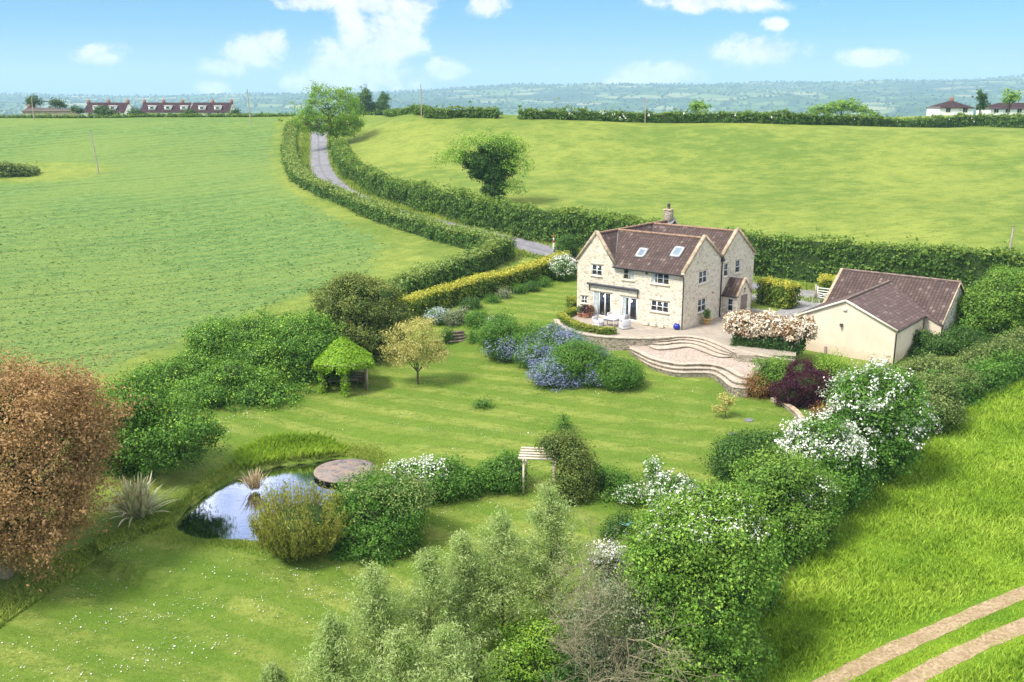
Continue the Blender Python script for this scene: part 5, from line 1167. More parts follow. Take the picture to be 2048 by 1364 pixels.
for k, (px, py, rx, ry, b_, lb) in enumerate([(730,205,12,24,228,'slim dark tree left of the pair behind the lane crest'), (766,208,11,20,230,'slim dark tree right of the pair behind the lane crest'), (747,220,28,12,230,'low dark bushes between the pair of slim trees')]):
    plant('skyline_tree', lb, 'tree' if k < 2 else 'bush', (px, b_), [(px, py, rx, ry), (px-4, py+8, rx*1.2, ry*.6), (px+3, py-ry*.5, rx*.8, ry*.5)], 'dark', .36, .85, trunk=(.16,.4) if k < 2 else None, core=.4, rough=.35, clump=.45, group=TG, dy=14)

# ------------------------------------------------------------------ grasses, crop and daisies (nobody could count them)
mb = MB(); X = scatter(mead_poly, 150000); dd = np.minimum.reduce([polydist(X[:, 0], X[:, 1], smooth_path(G(p_), .6)) for p_ in ([(1590,1400),(1660,1364),(1870,1262),(2060,1180),(2200,1120),(2400,1045),(2650,965)], [(1730,1420),(1815,1364),(1980,1280),(2060,1246),(2200,1185),(2400,1105),(2650,1018)])])
kp = dd > .04 + .46 * rng.random(len(dd)) ** .7; X = X[kp]; dd = dd[kp]; hh = np.clip(.10 + (dd - .45) * .2, .09, .30) * (1 + .35 * lump(np.c_[X, 0*X[:, :1]], 8, 1.6))
blades(mb, X, np.clip(hh, .05, .5), .06, tintn(X, .55, .22, 1.2), .8); tag(mb.build('meadow_grass', LM('meadow', .3, .3)), kind='stuff')
ring = np.concatenate([pond, pond[:1]])
mb = MB(); X = pc + (pond[rng.integers(0, n, 26000)] - pc) * (1 + np.abs(rng.normal(0, .10, 26000)))[:, None] + rng.normal(0, .18, (26000, 2)); X = X[~inpoly(X[:, 0], X[:, 1], pc + (pond - pc) * .985)]
blades(mb, X, np.clip(.17 * (1 + .4*lump(np.c_[X, 0*X[:, :1]], 4, 1.5)), .06, .3), .04, tintn(X, .5, .2, 1.2), .7)
gb = G([(470,905),(540,880),(640,875),(700,890),(650,915),(560,935),(490,935)]); X = scatter(gb, 9000); X = X[~inpoly(X[:, 0], X[:, 1], pc + (pond - pc) * 1.02)]; tag(mb.build('bank_grass', LM('grass', .3, .3)), kind='stuff')
mb = MB(); blades(mb, X, .55 * (1 + .3*lump(np.c_[X, 0*X[:, :1]], 9, 1.4)), .06, tintn(X, .5, .25, 1), .8); tag(mb.build('pond_reeds', LM('meadow', .35, .3)), kind='stuff')
mb = MB(); wb = G([(-20,1215),(60,1150),(150,1105),(240,1070),(330,1030),(420,950),(470,915),(480,930),(400,1000),(330,1060),(250,1095),(180,1130),(90,1190),(-20,1270)]); X = scatter(wb, 16000)
X = X[~inpoly(X[:, 0], X[:, 1], pc + (pond - pc) * 1.03)]; blades(mb, X, np.clip(.30 * (1 + .5*lump(np.c_[X, 0*X[:, :1]], 14, 1.1)), .1, .6), .07, tintn(X, .42, .22, .9), .8); tag(mb.build('weed_strip', LM('grass', .3, .3)), kind='stuff')
mb = MB(); X = scatter(lawn_poly, 90000); X = X[~inpoly(X[:, 0], X[:, 1], pond) & ~inpoly(X[:, 0], X[:, 1], patio_poly) & ~inpoly(X[:, 0], X[:, 1], terrace_poly)]
blades(mb, X, .075, .06, tintn(X, .52, .22, .5) + rng.normal(0, .1, len(X)), .9); tag(mb.build('lawn_grass', LM('grass', .3, .3)), kind='stuff')
mb = MB(); X = scatter(crop_poly, 70000); X = X[rng.random(len(X)) < np.clip((85 / X[:, 1]) ** 2.2, 0, 1) * (X[:, 1] < 150)]; X = X[rng.random(len(X)) < .75]
C = np.c_[X, ground_z(X[:, 0], X[:, 1]) + rng.uniform(.05, .22, len(X))]; leafquads(mb, C, rng.normal(0, .25, C.shape) + np.array([0, 0, 1]), .24, .8, tintn(X, .5, .22, .7))
tag(mb.build('crop_leaves', LM('crop', .25, .3)), kind='stuff')
mb = MB(); cent = []
for px, py, k, sp_ in [(720,1180,160,.8),(640,1165,120,.8),(520,1190,120,.9),(380,1220,90,.8),(300,1230,80,.8),(420,1290,80,.7),(330,1310,100,.7),(240,1110,90,.5),(200,1240,80,.6),(190,1180,70,.6),(100,1340,90,.8),(60,1290,60,.8),(240,1330,80,.6),(500,835,110,.7),(440,860,60,.6),(790,850,30,.3),(850,858,30,.3),(810,830,30,.5),(1190,790,40,.4),(1000,1010,50,.5),(880,1030,40,.4),(1060,870,40,.6),(560,1000,0,.1),(450,1150,60,.8),(570,1230,70,.8),(1330,800,40,.8),(950,860,40,.8),(720,800,40,.8)]:
    g_ = gp(px, py)[:2]; cent.append(g_ + rng.normal(0, sp_, (int(k * .6), 2)) * [1.6, .8])
X = np.concatenate(cent + [scatter(lawn_poly, 700)]); X = X[~inpoly(X[:, 0], X[:, 1], pond) & ~inpoly(X[:, 0], X[:, 1], patio_poly)]
C = np.c_[X, ground_z(X[:, 0], X[:, 1]) + .07]; leafquads(mb, C, rng.normal(0, .25, C.shape) + np.array([0, 0, 1]), .05, .95, rng.normal(.5, .2, len(C)))
tag(mb.build('daisies', LM('white', .1, .1)), kind='stuff')
mb = MB(); vg = []
for off in (2.4, 3.0, -2.6):
    T = unit(np.gradient(lane, axis=0)); q = lane + np.stack([T[:, 1], -T[:, 0]], 1) * off; q = q[(q[:, 1] < 250)]; vg.append(q[rng.integers(0, len(q), 7000)] + rng.normal(0, .45, (7000, 2)))
X = np.concatenate(vg); blades(mb, X, .45, .12, tintn(X, .4, .2, .5), .7); tag(mb.build('verge_grass', LM('grass', .3, .3)), kind='stuff')

# ------------------------------------------------------------------ garden things
def part_at(mb, name, m, par, org):
    o = mb.build(name, m, par, loc=org); o.location = (0, 0, 0); return o
# gazebo
g = gp(682, 790); gx0, gy0 = g[0], g[1] + 1.6; gzz = gz(gx0, gy0)
gaz = empty('gazebo', (gx0, gy0, gzz), R(12), 'six sided timber gazebo overgrown with bright green vines', 'gazebo')
hexp = lambda r_, z: [(r_*math.cos(R(60*k+30)), r_*math.sin(R(60*k+30)), z) for k in range(6)]
for k, p_ in enumerate(hexp(1.95, 0)):
    b = MB(); b.bar((p_[0], p_[1], -.2), (p_[0], p_[1], 2.35), .14); b.build('post', M['wood'], gaz)
rim = hexp(2.4, 2.25)
b = MB()
for k in range(6):
    b.slab([rim[k], rim[(k+1) % 6], (0, 0, 3.9)], .06)
b.build('roof', M['wood'], gaz)
b = MB(); q = hexp(1.95, 2.25)
for k in range(6): b.bar(q[k], q[(k+1) % 6], .10, .16)
b.build('ring_beam', M['wood'], gaz)
b = MB(); q = hexp(1.8, 0)
for k in range(6):
    if k in (3, 4): continue
    a_, e_ = np.array(q[k]), np.array(q[(k+1) % 6])
    for j in range(4): b.bar(a_ + [0, 0, .2 + j*.2], e_ + [0, 0, .2 + j*.2], .03, .16)
b.build('side_panel', M['door'], gaz)
b = MB(); b.bbox((-1.2,.4,.38),(1.2,.9,.46),.02); b.box((-1.1,.45,0),(-1.0,.85,.38)); b.box((1.0,.45,0),(1.1,.85,.38)); b.build('bench_seat', M['door'], gaz)
vm = MB(); r = np.random.default_rng(31)
for k in range(6):
    A, Bv, T_ = np.array(rim[k]), np.array(rim[(k+1) % 6]), np.array([0, 0, 3.98]); nn = np.cross(Bv - A, T_ - A); nn = nn / np.linalg.norm(nn)
    m_ = 2100 if k not in (3, 4) else 1500
    u = r.random((m_, 2)); fl = u.sum(1) > 1; u[fl] = 1 - u[fl]; P = A + u[:, :1]*(Bv-A) + u[:, 1:]*(T_-A); keep = (lump(P, 5 + k, 2.2) > (-.9 if k not in (3, 4) else -.45)) | (P[:, 2] > 3.3); P = P[keep]
    leafquads(vm, P + nn * np.abs(r.normal(.04, .04, (len(P), 1))), nn + r.normal(0, .5, P.shape), .13, .75, r.normal(.6, .2, len(P)))
    for e_ in np.linspace(0, 1, 9):                         # fringes hanging from the eaves and climbing the posts
        p0 = A + (Bv - A) * e_; dl = r.uniform(.1, .42) * (1.6 if k in (2, 3, 5) else 1); m2 = 46; P = p0 + np.c_[r.normal(0, .10, (m2, 2)), -r.random(m2)*dl]
        leafquads(vm, P, r.normal(size=P.shape), .125, .75, r.normal(.55, .2, m2))
    pp_ = np.array(hexp(1.95, 0)[k])
    if k != 5 and k != 0: m2 = 620; P = pp_ + np.c_[r.normal(0, .17, (m2, 2)), r.random(m2)*2.4]; leafquads(vm, P, r.normal(size=P.shape), .125, .75, r.normal(.55, .2, m2))
    else: m2 = 90; P = pp_ + np.c_[r.normal(0, .13, (m2, 2)), 1.6 + r.random(m2)*.8]; leafquads(vm, P, r.normal(size=P.shape), .125, .75, r.normal(.55, .2, m2))
vm.build('vine', LM('vine', .35, .25), gaz)
# pergola arch
g = gp(1047, 988); pg = empty('pergola', (g[0], g[1], gz(g[0], g[1])), R(-7), 'pale timber pergola arch with open slatted top in the lower border', 'pergola')
pw, pd, phh = 1.75, 1.3, 2.1
for x_ in (0, pw):
    for y_ in (0, pd): b = MB(); b.bar((x_, y_, -.2), (x_, y_, phh), .11); b.build('post', M['palewood'], pg)
    b = MB(); b.bar((x_, -.3, phh + .07), (x_, pd + .3, phh + .07), .06, .14); b.build('side_beam', M['palewood'], pg)
for k in range(5): b = MB(); y_ = -.2 + k * (pd + .4) / 4; b.bar((-.3, y_, phh + .2), (pw + .35, y_, phh + .2), .06, .12); b.build('slat', M['palewood'], pg)
# round stone deck over the pond edge
dc = atz(692, 940, -3.46); dk = empty('round_deck', (dc[0], dc[1], -3.46), 0, 'round slate paved deck standing over the pond edge', 'deck')
dm, n_ = mat('crazy_slate'); v = n_.new('ShaderNodeTexVoronoi'); v.inputs['Scale'].default_value = 2.2; n_.put(v.inputs['Vector'], opos(n_)); e_ = n_.new('ShaderNodeTexVoronoi', feature='DISTANCE_TO_EDGE'); e_.inputs['Scale'].default_value = 2.2; n_.put(e_.inputs['Vector'], opos(n_))
ss_ = n_.new('ShaderNodeSeparateColor'); n_.put(ss_.inputs[0], v.outputs['Color']); cc_ = n_.mix(ss_.outputs[0], (.105, .095, .105), (.215, .18, .165)); cc_ = n_.mix(n_.math('MULTIPLY', n_.rng(n_.noise(1.2, opos(n_), 6, .7), .45, .6), .7), cc_, (.30, .21, .15)); cc_ = n_.mix(n_.math('MULTIPLY', n_.rng(n_.noise(9, opos(n_), 5, .7), .58, .68), .6), cc_, (.48, .43, .38))
cc_ = n_.mix(n_.rng(e_.outputs['Distance'], .03, .01), cc_, (.26, .21, .17)); out(n_, pbr(n_, cc_, .85, e_.outputs['Distance'], .02, .5))
b = MB(); b.lathe([(1.98,-.10),(2.03,-.08),(2.03,-.02),(1.99,0),(.01,.003)], n=48); b.build('paving_top', dm, dk)
b = MB(); b.lathe([(1.88,-.9),(1.88,-.101)], n=48); b.build('drum', plain('dark_drum', (.03,.026,.024), .8, .3), dk)
# bird bath
g = gp(1252, 1072); b_ = empty('bird_bath', (g[0], g[1] + .2, gz(g[0], g[1] + .2)), 0, 'shallow pale blue bird bath among dark plants on the lower lawn', 'bird bath')
b = MB(); b.lathe([(.20,0),(.20,.06),(.10,.12),(.08,.5),(.14,.56)], n=14); b.build('pedestal', M['slate'], b_)
b = MB(); b.lathe([(.10,.561),(.30,.62),(.36,.66),(.34,.665),(.26,.63),(.01,.61)], n=20); b.build('bowl', plain('pale_blue_glaze', (.22,.50,.52), .3, .1), b_)
# low walls
curved_wall('terrace_wall', smooth_path([atz(px, py, 0)[:2] for px, py in [(1452,694),(1490,704),(1540,714),(1588,722)]], .3), -1.6, .06, .35, 'low pale rubble wall below the blossom covered hedge', [M['wallstone'], M['tread']])
curved_wall('terrace_wall', smooth_path([atz(px, py, -.3)[:2] for px, py in [(1592,728),(1640,738),(1690,750)]], .3), -2.0, -.35, .35, 'low grey stone wall in front of the rendered outbuilding gable', [M['wallstone'], M['lead']])
curved_wall('edging_wall', smooth_path(np.concatenate([G([(1545,802),(1572,815),(1592,832),(1606,856)])]), .25), -2.4, -1.42, .3, 'low curving stone edging wall beside the purple shrub', [M['wallstone'], M['copestone']])
# timber steps in the bank left of the house
a_ = gp(918, 684); o = empty('sleeper_steps', (a_[0], a_[1], gz(*a_[:2])), R(20), 'rustic timber edged steps climbing the bank below the bench', 'steps')
for k in range(4):
    b = MB(); b.bar((-.9, k*.42, .08 + k*.17), (.9, k*.42, .08 + k*.17), .1, .16); b.build('riser', M['door'], o)
    b = MB(); b.box((-.85, k*.42 + .052, -.2 + k*.17), (.85, k*.42 + .36, .12 + k*.17)); b.build('tread', M['bark'], o)
plant('steps_shrub', 'weedy green plants overgrowing the left side of the timber steps', 'plant', (893,688), [(895,672,10,14),(902,684,12,6)], 'dark', .11, 1.4)
plant('steps_shrub', 'weedy green plants overgrowing the right side of the timber steps', 'plant', (948,686), [(946,672,10,13)], 'mid', .11, 1.4)
# bench by the golden hedge
a_ = gp(945, 618); o = empty('garden_bench', (a_[0], a_[1], gz(*a_[:2])), R(25), 'dark green slatted bench in front of the golden topped hedge', 'bench')
gm = plain('dark_green_paint', (.02,.05,.04), .5, .2)
b = MB(); [b.bar((-.8, .05 + k*.12, .44), (.8, .05 + k*.12, .44), .09, .03) for k in range(4)]; b.build('seat', gm, o)
b = MB(); [b.bar((-.8, .50, .58 + k*.11), (.8, .50, .58 + k*.11), .03, .08) for k in range(4)]; b.build('backrest', gm, o)
for x_ in (-.72, .72):
    b = MB(); b.bar((x_, .03, 0), (x_, .03, .64), .06); b.bar((x_, .49, 0), (x_, .51, 1.0), .06); b.bar((x_, .0, .65), (x_, .5, .65), .07, .04); b.bar((x_, .03, .38), (x_, .49, .38), .05); b.build('leg_frame', gm, o)
# gates
def gate(p0, ang, lab, w_=2.4):
    o = empty('field_gate', (p0[0], p0[1], max(gz(*p0[:2]), .02)), ang, lab, 'gate', 'white field gates at the driveway')
    b = MB(); b.bar((0,0,.08),(0,0,1.32),.10,.08); b.bar((w_,0,.08),(w_,0,1.22),.08,.07); b.build('stile', M['white'], o)
    for k, z in enumerate((.18,.40,.62,.86,1.14)): b = MB(); b.bar((.052,0,z),(w_-.042,0,z),.035,.10); b.build('bar', M['white'], o)
    b = MB(); b.bar((.06,-.03,.2),(w_*.62,-.03,1.12),.03,.09); b.bar((w_*.62,-.03,.14),(w_*.62,-.03,1.15),.03,.08); b.build('brace', M['white'], o)
    b = MB(); b.bar((-.18,0,-.2),(-.18,0,1.45),.16); b.build('gatepost', M['wood'], o)
gate(gp(1526, 600), R(-62), 'open white five bar gate beside the clipped hedge next to the house')
gate(atz(1634, 598, .02), R(-38), 'open white five bar gate partly hidden by the outbuilding roof', 3.0)
# outdoor furniture on the patio
def armchair(px, py, ang, lab, w_=.82):
    p_ = atz(px, py, 0); o = empty('rattan_sofa' if w_ > 1.2 else 'rattan_armchair', (p_[0], p_[1], 0), ang, lab, 'sofa' if w_ > 1.2 else 'armchair', None if w_ > 1.2 else 'pale rattan armchairs on the patio'); h_ = w_/2
    b = MB(); b.bbox((-h_,-.4,.06),(h_,.4,.30),.04); b.build('base', M['rattan'], o)
    b = MB(); b.bbox((-h_,.26,.302),(h_,.42,.86),.05); b.build('backrest', M['rattan'], o)
    for s_ in (-1, 1): b = MB(); b.bbox((min(s_*h_, s_*(h_-.12)),-.4,.302),(max(s_*h_, s_*(h_-.12)),.255,.62),.03); b.build('arm', M['rattan'], o)
    b = MB(); b.bbox((-h_+.13,-.39,.304),(h_-.13,.25,.44),.04); b.build('cushion', M['cushion'], o)
    for x_ in (-h_+.06, h_-.06):
        for y_ in (-.34, .34): b = MB(); b.bar((x_, y_, 0), (x_, y_, .06), .05); b.build('foot', M['slate'], o)
armchair(1196, 652, HZ + R(90), 'pale rattan armchair left of the patio table')
armchair(1249, 657, HZ + R(-120), 'pale rattan armchair right of the patio table')
armchair(1236, 640, HZ, 'pale rattan sofa with its back to the french doors', 1.9)
p_ = atz(1221, 652, 0); o = empty('patio_table', (p_[0], p_[1], 0), HZ, 'pale rattan table with flat top between the armchairs', 'table')
b = MB(); b.bbox((-.65,-.42,.66),(.65,.42,.71),.02); b.build('table_top', M['rattan'], o)
for x_ in (-.58, .58):
    for y_ in (-.36, .36): b = MB(); b.bar((x_, y_, 0), (x_, y_, .66), .07); b.build('leg', M['rattan'], o)
b = MB(); b.box((-.55,-.33,.50),(.55,.33,.655)); b.build('apron', M['rattan'], o)
def pot(px, py, r_, h_, m, lab, grp=None, plant_=None, name='plant_pot'):
    p_ = atz(px, py, 0); o = empty(name, (p_[0], p_[1], 0), 0, lab, 'pot', grp)
    b = MB(); b.lathe([(r_*.62,0),(r_*.8,h_*.4),(r_*.95,h_*.82),(r_*1.08,h_*.84),(r_*1.08,h_),(r_*.9,h_),(r_*.85,h_*.9),(.01,h_*.88)], n=16); b.build('pot_body', m, o, smooth=False)
    if plant_:
        k_, hh, rr = plant_; q = MB(); n2 = 450; P = unit(rng.normal(size=(n2, 3))) * rng.random((n2, 1))**.4 * np.array([rr, rr, hh*.6]) + np.array([0, 0, h_ + hh*.5]); leafquads(q, P, rng.normal(size=P.shape) + [0, 0, .5], .12, .45, rng.normal(.5, .2, n2)); q.tube([(0,0,h_*.85),(0,0,h_+hh*.5)], .02, 5, 1); q.build('pot_plant', [LM(k_), M['bark']], o)
    return o
PG = 'terracotta pots by the sliding door'
pot(1160, 634, .26, .42, M['terracotta'], 'leftmost terracotta pot by the sliding door, with pale foliage', PG, ('grey', .6, .35))
pot(1170, 636, .30, .46, M['terracotta'], 'middle terracotta pot by the sliding door, with dark red foliage', PG, ('purple', .75, .42))
pot(1181, 633, .28, .44, M['terracotta'], 'terracotta pot nearest the sliding door, with brownish foliage', PG, ('rust', .6, .4))
pot(1413, 648, .42, .55, M['yellowpot'], 'ochre glazed pot with a small shrub against the right gable wall', None, ('mid', .8, .35))
o = empty('garden_urn', (*atz(1353, 659, 0)[:2], 0), 0, 'round cobalt blue glazed pot at the front corner of the house', 'pot'); b = MB(); b.lathe([(.16,0),(.27,.12),(.31,.28),(.26,.44),(.17,.50),(.19,.54),(.14,.54),(.12,.46),(.01,.44)], n=20); ob = b.build('urn_body', M['bluepot'], o, smooth=True); b = MB(); b.lathe([(.118,.445),(.01,.452)], n=14); b.build('soil', M['core'], o)
for k, (u_, w_, h_, lb) in enumerate([(-3.3,.42,.30,'small stone block at the foot of the front wall'), (-2.55,.5,.34,'pale stone trough at the foot of the front wall'), (-1.75,.46,.32,'weathered stone trough nearest the blue pot')]):
    q = hpt(u_, -.42); o = empty('stone_trough', (*q, 0), HZ, lb, 'trough', 'stone troughs along the front wall')
    b = MB(); b.bbox((-w_/2,-.16,.06),(w_/2,.16,h_),.03); b.build('basin', M['dress'], o); b = MB(); b.box((-w_*.3,-.10,0),(w_*.3,.10,.06)); b.build('plinth', M['wallstone'], o)
for px, py, r_, lb in [(1498,841,.30,'round grey stone set in the lawn below the yellow sapling'), (1464,869,.20,'small flat grey stone in the lawn by the dark low shrub')]:
    g = gp(px, py); b = MB(); b.lathe([(r_,-.05),(r_*1.02,.05),(r_*.9,.08),(r_*.3,.09),(.01,.085)], n=14); o = b.build('stepping_stone', M['slate'], loc=None); o.location = (g[0], g[1], gz(*g[:2])); tag(o, lb, 'stone', 'flat stones in the lawn')
# poles and signs
def pole(base, toppy, lab, r_=.13, lean=0.0, cross=False, grp='wooden utility poles'):
    g = gp(*base); z0 = gz(*g[:2]); top = aty(base[0], toppy, g[1])[2]; h_ = top - z0; o = empty('utility_pole', (g[0], g[1], z0), 0, lab, 'utility pole', grp)
    e_ = np.array([lean * h_, 0, h_]); b = MB(); b.tube([(0,0,-.3), e_*.5, e_], [r_, r_*.85, r_*.7], 8); b.build('shaft', M['polewood'], o)
    b = MB()
    if cross: b.bar(e_ - [.7, 0, .35], e_ - [-.7, 0, .35], .09)
    else: b.bar(e_ + [-.02, -.16, -.3], e_ + [-.02, .16, -.3], .08)
    b.build('crossarm', M['polewood'], o)
    for x_ in ((-.6, 0, .6) if cross else (0,)):
        b = MB(); b.lathe([(.04,0),(.07,.05),(.05,.16),(.01,.2)], e_ + [x_, 0, -.30 if cross else .0], 8); b.build('insulator', M['slate'], o)
pole((198,348), 262, 'pale leaning utility pole in the middle of the crop field', .15, -.10)
pole((502,249), 180, 'utility pole at the far edge of the crop field beside the bungalows', .14, -.05)
pole((2003,588), 455, 'utility pole rising from the hedge above the bright green tree', .14, .06)
pole((843,236), 170, 'thin dark pole on the skyline right of the slim tree pair', .12, 0)
pole((1290,246), 198, 'thin pole showing above the middle of the long skyline hedge', .10, 0, True)
pole((68,240), 194, 'pole in front of the old farmhouses at the far left', .12, 0)
q = atz(1171, 492, 1.0); z0 = gz(q[0], q[1]); o = empty('round_sign', (q[0], q[1], z0), R(15), 'round pale blue road sign on a slim post above the hedge by the lane', 'sign'); zt = aty(1171, 456, q[1])[2] - z0
b = MB(); b.tube([(0,0,-.2),(0,0,zt)], .045, 8); b.build('post', M['slate'], o)
b = MB(); a = np.linspace(0, 6.283, 20, endpoint=False); v = [(.42*math.cos(t), d_, zt + .1 + .42*math.sin(t)) for d_ in (-.075, -.05) for t in a]; b.add(v, [list(range(19, -1, -1))]); b.add(v, [list(range(20, 40))]); b.add(v, [(k, (k+1) % 20, (k+1) % 20 + 20, k + 20) for k in range(20)]); b.build('disc', plain('sign_blue', (.10,.42,.62), .4, .05), o)
g = gp(1107, 500); o = empty('marker_post', (g[0], g[1], gz(*g[:2])), 0, 'short red and white marker post at the lane end of the golden hedge', 'post')
for k in range(4): b = MB(); b.bar((0,0,-.2 if k == 0 else k*.3 + .7), (0,0,1.0 if k == 0 else k*.3 + .998), .16); b.build('band', M['white'] if k % 2 == 0 else plain('red_band', (.45,.06,.05), .5, .1), o)

# ------------------------------------------------------------------ houses on the skyline
def bungalow(pxl, pxr, y, zr, z0, depth, label, roofc, wallm, dorm=(), chim=(), group='white bungalows on the skyline', hip=False, eave=2.5, rot=0.0, wins=()):
    xl = (pxl - 1024) / 2010 * y; xr = (pxr - 1024) / 2010 * y; W_ = xr - xl; xc = (xl + xr) / 2
    zb = min(gz(xl, y), gz(xr, y), gz(xc, y + depth)); z0 = z0 if z0 is not None else zb
    o = empty('bungalow', (xc, y, z0), rot, label, 'house', group); h_ = W_/2; rz = zr - z0
    b = MB()
    for (p_, q_) in [((-h_,0),(h_,0)), ((h_,0),(h_,depth)), ((h_,depth),(-h_,depth)), ((-h_,depth),(-h_,0))]: b.poly([(*p_, -5.0), (*q_, -5.0), (*q_, eave), (*p_, eave)])
    if not hip:
        for x_ in (-h_, h_): b.poly([(x_, 0, eave), (x_, depth, eave), (x_, depth/2, rz - .1)])
    b.build('wall', wallm, o)
    hp = depth/2 if hip else 0; ov = .4; e2 = eave - .15
    for nm, pts in [('roof', [(-h_-ov*(.5), -ov, e2), (h_+ov*.5, -ov, e2), (h_-hp, depth/2, rz), (-h_+hp, depth/2, rz)]), ('roof', [(-h_-ov*.5, depth+ov, e2), (h_+ov*.5, depth+ov, e2), (h_-hp, depth/2, rz), (-h_+hp, depth/2, rz)])]:
        b = MB(); b.slab(pts, .15); b.build(nm, roofc, o)
    if hip:
        for x_ in (-1, 1): b = MB(); b.slab([(x_*(h_+.2), -ov, e2), (x_*(h_+.2), depth+ov, e2), (x_*(h_-hp), depth/2, rz)], .15); b.build('roof', roofc, o)
    for f_ in chim:
        x_ = -h_ + W_ * f_; b = MB(); b.box((x_-.45, depth/2-.4, rz-.6), (x_+.45, depth/2+.4, rz+.9)); c_ = b.build('chimney', M['brick'], o); b = MB(); b.lathe([(.13,0),(.10,.35)], (x_, depth/2, rz+.9), 8); b.build('chimney_pot', M['terracotta'], c_)
    sl = (rz - e2) / (depth/2 + ov)
    for f_ in dorm:
        x_ = -h_ + W_ * f_; zb_ = eave + .45; zt_ = zb_ + 1.35; y0_ = (zb_ - e2) / sl - ov - .1; y1_ = min((zt_ - e2) / sl - ov + .1, depth/2)
        b = MB(); b.box((x_-1.05, y0_, zb_), (x_+1.05, y1_, zt_)); d_ = b.build('dormer', wallm, o); b = MB(); b.slab([(x_-1.2, y0_-.15, zt_+.12), (x_+1.2, y0_-.15, zt_+.12), (x_+1.2, y1_+.3, zt_+.16), (x_-1.2, y1_+.3, zt_+.16)], .1); b.build('dormer_roof', M['white'], d_)
        b = MB(); b.box((x_-.55, y0_-.04, zb_+.55), (x_+.55, y0_-.002, zt_-.3)); b.build('window', M['glass'], d_)
    for f_ in (wins or [(k+.5)/max(2, int(W_/3.4)) for k in range(max(2, int(W_/3.4)))]):
        x_ = -h_ + W_ * f_; b = MB(); b.box((x_-.72, -.06, .88), (x_+.72, -.002, 2.02)); wf = b.build('window', M['white'], o); b = MB(); b.box((x_-.64, -.09, .95), (x_-.04, -.062, 1.95)); b.box((x_+.04, -.09, .95), (x_+.64, -.062, 1.95)); b.build('pane', M['glass'], wf)
tileB = tile_material('bungalow_tiles', (.085, .045, .048), (.13, .07, .068), .3, .34)
M['bunroof'] = plain('bungalow_roof', (.050, .030, .034), .9, .25, .8, .1); M['oldroof'] = plain('old_farm_roof', (.085, .068, .058), .9, .25, .8); M['oldwall'] = plain('old_farm_wall', (.42, .36, .25), .9, .2, 1.2)
bungalow(164, 246, 332, 18.0, None, 9, 'white bungalow pair with dark roof and two dormers standing alone on the skyline', M['bunroof'], M['white'], (.30,.70), (.01,.5,.98))
bungalow(277, 374, 332, 18.0, None, 9, 'long white bungalow with dark roof, left one of the joined pair', M['bunroof'], M['white'], (.24,.57,.90), (.01,.41,.81))
bungalow(377, 456, 332, 18.0, None, 9, 'long white bungalow with dark roof, right one of the joined pair', M['bunroof'], M['white'], (.30,.70), (.5,.98))
bungalow(41, 92, 345, 16.2, None, 8, 'old grey roofed farmhouse at the far left of the skyline', M['oldroof'], M['oldwall'], (), (.06,), 'old farmhouses on the skyline', eave=3.2)
bungalow(82, 138, 338, 16.0, None, 8, 'old brown roofed farmhouse with creeper, next to the trees on the far left', M['oldroof'], M['oldwall'], (), (), 'old farmhouses on the skyline', eave=3.0)
bungalow(1882, 1950, 290, 18.7, 14.6, 9, 'white house with a dark hipped roof behind the right end of the skyline hedge', M['bunroof'], M['white'], (), (.52,), 'houses behind the skyline hedge', hip=True, eave=2.3)
bungalow(1984, 2100, 295, 18.1, 14.4, 9, 'house with a wide reddish roof at the right edge of the skyline', M['bunroof'], M['white'], (), (), 'houses behind the skyline hedge', hip=True, eave=2.2)
def sky_tree(name, lab, px, y, pyb, blobs, kind, trunk=(.3,.4), grp=None, core=.5, L=.45):
    SEED[0] += 17; x_ = (px - 1024) / 2010 * y; org = np.array([x_, y, gz(x_, y)]); W = [blob_at(*b_, y) for b_ in blobs]; mb = MB(); crown(mb, W, L, .9, SEED[0], .3, 4, .5, core, per=14, low=-1)
    o = empty(name, org, 0, lab, 'tree', grp); c_ = mb.build('crown', [LM(kind), M['core']], o, loc=org); c_.location = (0, 0, 0)
    t = MB(); top = np.mean([w_[0] for w_ in W], 0); limb(t, org - [0, 0, .5], top, trunk[0], trunk[0]*.5, SEED[0], .05, 6, 6)
    for c2, r2 in W: limb(t, org + (top - org) * .5, c2, trunk[0]*.5, .05, SEED[0], .1, 5, 5)
    c_ = t.build('trunk', M['bark'], o, loc=org); c_.location = (0, 0, 0)
ST = 'trees behind the skyline hedge'
sky_tree('skyline_tree', 'slim dark ivy covered tree between the two houses at the right', 1963, 262, 232, [(1961,190,8,9),(1965,202,9,12),(1963,214,7,8)], 'dark', (.25,), ST)
sky_tree('skyline_tree', 'small open crowned tree in front of the house at the right edge', 2018, 255, 232, [(2022,190,15,10),(2014,200,8,7),(2028,198,9,6)], 'light', (.25,), ST, 0)
sky_tree('skyline_tree', 'small round yellow green tree above the long skyline hedge', 1398, 300, 232, [(1398,213,19,9),(1392,209,10,6)], 'light', (.25,), ST)
sky_tree('skyline_tree', 'broad clump of pale trees above the long skyline hedge', 1690, 340, 232, [(1690,210,24,11),(1650,218,30,8),(1720,219,20,8),(1668,213,14,8)], 'light', (.3,), ST)
sky_tree('skyline_tree', 'round dark tree behind the old farmhouses on the far left', 70, 360, 232, [(70,202,15,9),(64,206,10,7)], 'far', (.3,), 'trees by the farmhouses')
sky_tree('skyline_tree', 'small tree right of the old farmhouses on the far left', 116, 360, 232, [(114,207,16,8),(122,210,10,6)], 'far', (.3,), 'trees by the farmhouses')
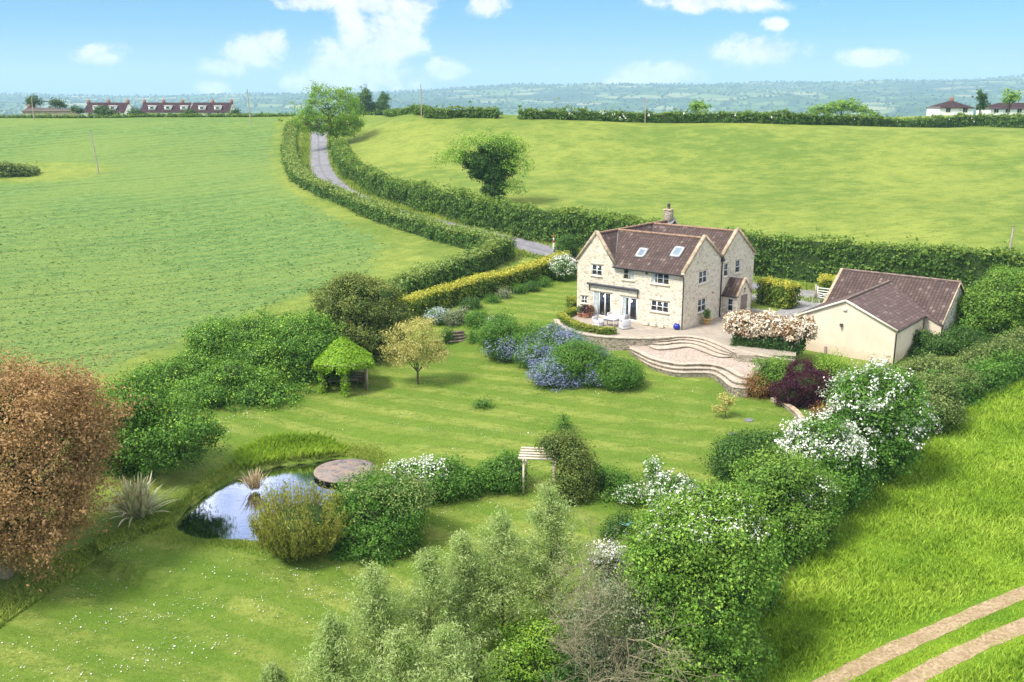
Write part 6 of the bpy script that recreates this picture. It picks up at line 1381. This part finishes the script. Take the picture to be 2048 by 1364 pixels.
for px, py, r_, lb in [(152,220,8,'bush at the left end of the lone bungalow pair'), (205,224,13,'dark bush in front of the lone bungalow pair'), (270,226,9,'bush between the bungalow pairs'), (378,226,8,'bush in front of the join between the two long bungalows'), (468,227,8,'small bush right of the last bungalow')]:
    y_ = 322; SEED[0] += 17; x_ = (px - 1024) / 2010 * y_; W = [blob_at(px, py, r_*1.3, r_, y_), blob_at(px + r_, py + 2, r_*.8, r_*.7, y_)]; mb = MB(); crown(mb, W, .4, 1.0, SEED[0], .25, 4, .4, .7, per=12); tag(mb.build('skyline_bush', [LM('far'), M['core']], loc=np.array([x_, y_, gz(x_, y_)])), lb, 'bush', 'bushes by the bungalows')

# ------------------------------------------------------------------ the vale: hedgerow trees and woods beyond counting
mb = MB(); r = np.random.default_rng(12); K = 5200
Y = 2300 + 4400 * r.random(K); X = r.uniform(-.62, .62, K) * Y
ang = np.where(r.random(K) < .5, .5, -.9) + r.normal(0, .05, K)
# pull the trees into rows and copses
rowp = np.round((X * np.cos(ang) + Y * np.sin(ang)) / 130) * 130 + r.normal(0, 5, K); al = -X * np.sin(ang) + Y * np.cos(ang)
rowm = r.random(K) < .72; X = np.where(rowm, rowp * np.cos(ang) - al * np.sin(ang), X); Y = np.where(rowm, rowp * np.sin(ang) + al * np.cos(ang), Y)
cl = r.random(K) < .22; cx = r.uniform(-.55, .55, 60); cy = 2300 + 4200 * r.random(60); ci = r.integers(0, 60, K)
X = np.where(cl, cx[ci] * cy[ci] + r.normal(0, 1, K) * (40 + cy[ci] * .03), X); Y = np.where(cl, cy[ci] + r.normal(0, 1, K) * (20 + cy[ci] * .008), Y)
ok = (Y > 1500) & (Y < 6700); X, Y = X[ok], Y[ok]; Z = base_z(X, Y); rr = r.uniform(3.0, 7.0, len(X))
nu, nv = 7, 5; th = np.linspace(0, 6.283, nu, endpoint=False); ph_ = np.linspace(.05, 3.09, nv)
D_ = np.stack([np.sin(ph_)[:, None]*np.cos(th)[None], np.sin(ph_)[:, None]*np.sin(th)[None], np.cos(ph_)[:, None]*np.ones(nu)[None]], -1).reshape(-1, 3)
V_ = np.stack([X, Y, Z + rr*.7], 1)[:, None] + D_[None] * (rr[:, None] * r.uniform(.75, 1.25, (len(X), nu*nv)))[..., None] * np.array([1.1, 1.1, .95])
i = np.arange(nv-1)[:, None]*nu; j = np.arange(nu)[None]; F_ = np.stack([i+j, i+(j+1) % nu, i+nu+(j+1) % nu, i+nu+j], -1).reshape(-1, 4)
mb.add(V_.reshape(-1, 3), (F_[None] + (np.arange(len(X))*nu*nv)[:, None, None]).reshape(-1, 4), 0, np.repeat(r.normal(.5, .25, len(X)), nu*nv))
tag(mb.build('distant_woodland', LM('far', .1, .1)), kind='stuff')

# ------------------------------------------------------------------ haze
zlo = float(fz.min()) - 1.0
hm, n_ = mat('haze'); v = n_.new('ShaderNodeVolumePrincipled'); v.inputs['Color'].default_value = (.50, .74, 1, 1); v.inputs['Density'].default_value = 0.00014; v.inputs['Anisotropy'].default_value = 0.0
n_.l.new(v.outputs[0], n_.new('ShaderNodeOutputMaterial').inputs['Volume'])
b = MB(); xm = float(np.abs(fx).max()) + 5; b.box((-xm, float(fy.min()) - 5, zlo), (xm, float(fy.max()) + 5, max(260.0, float(fz.max()) + 15))); tag(b.build('haze', hm), kind='stuff')
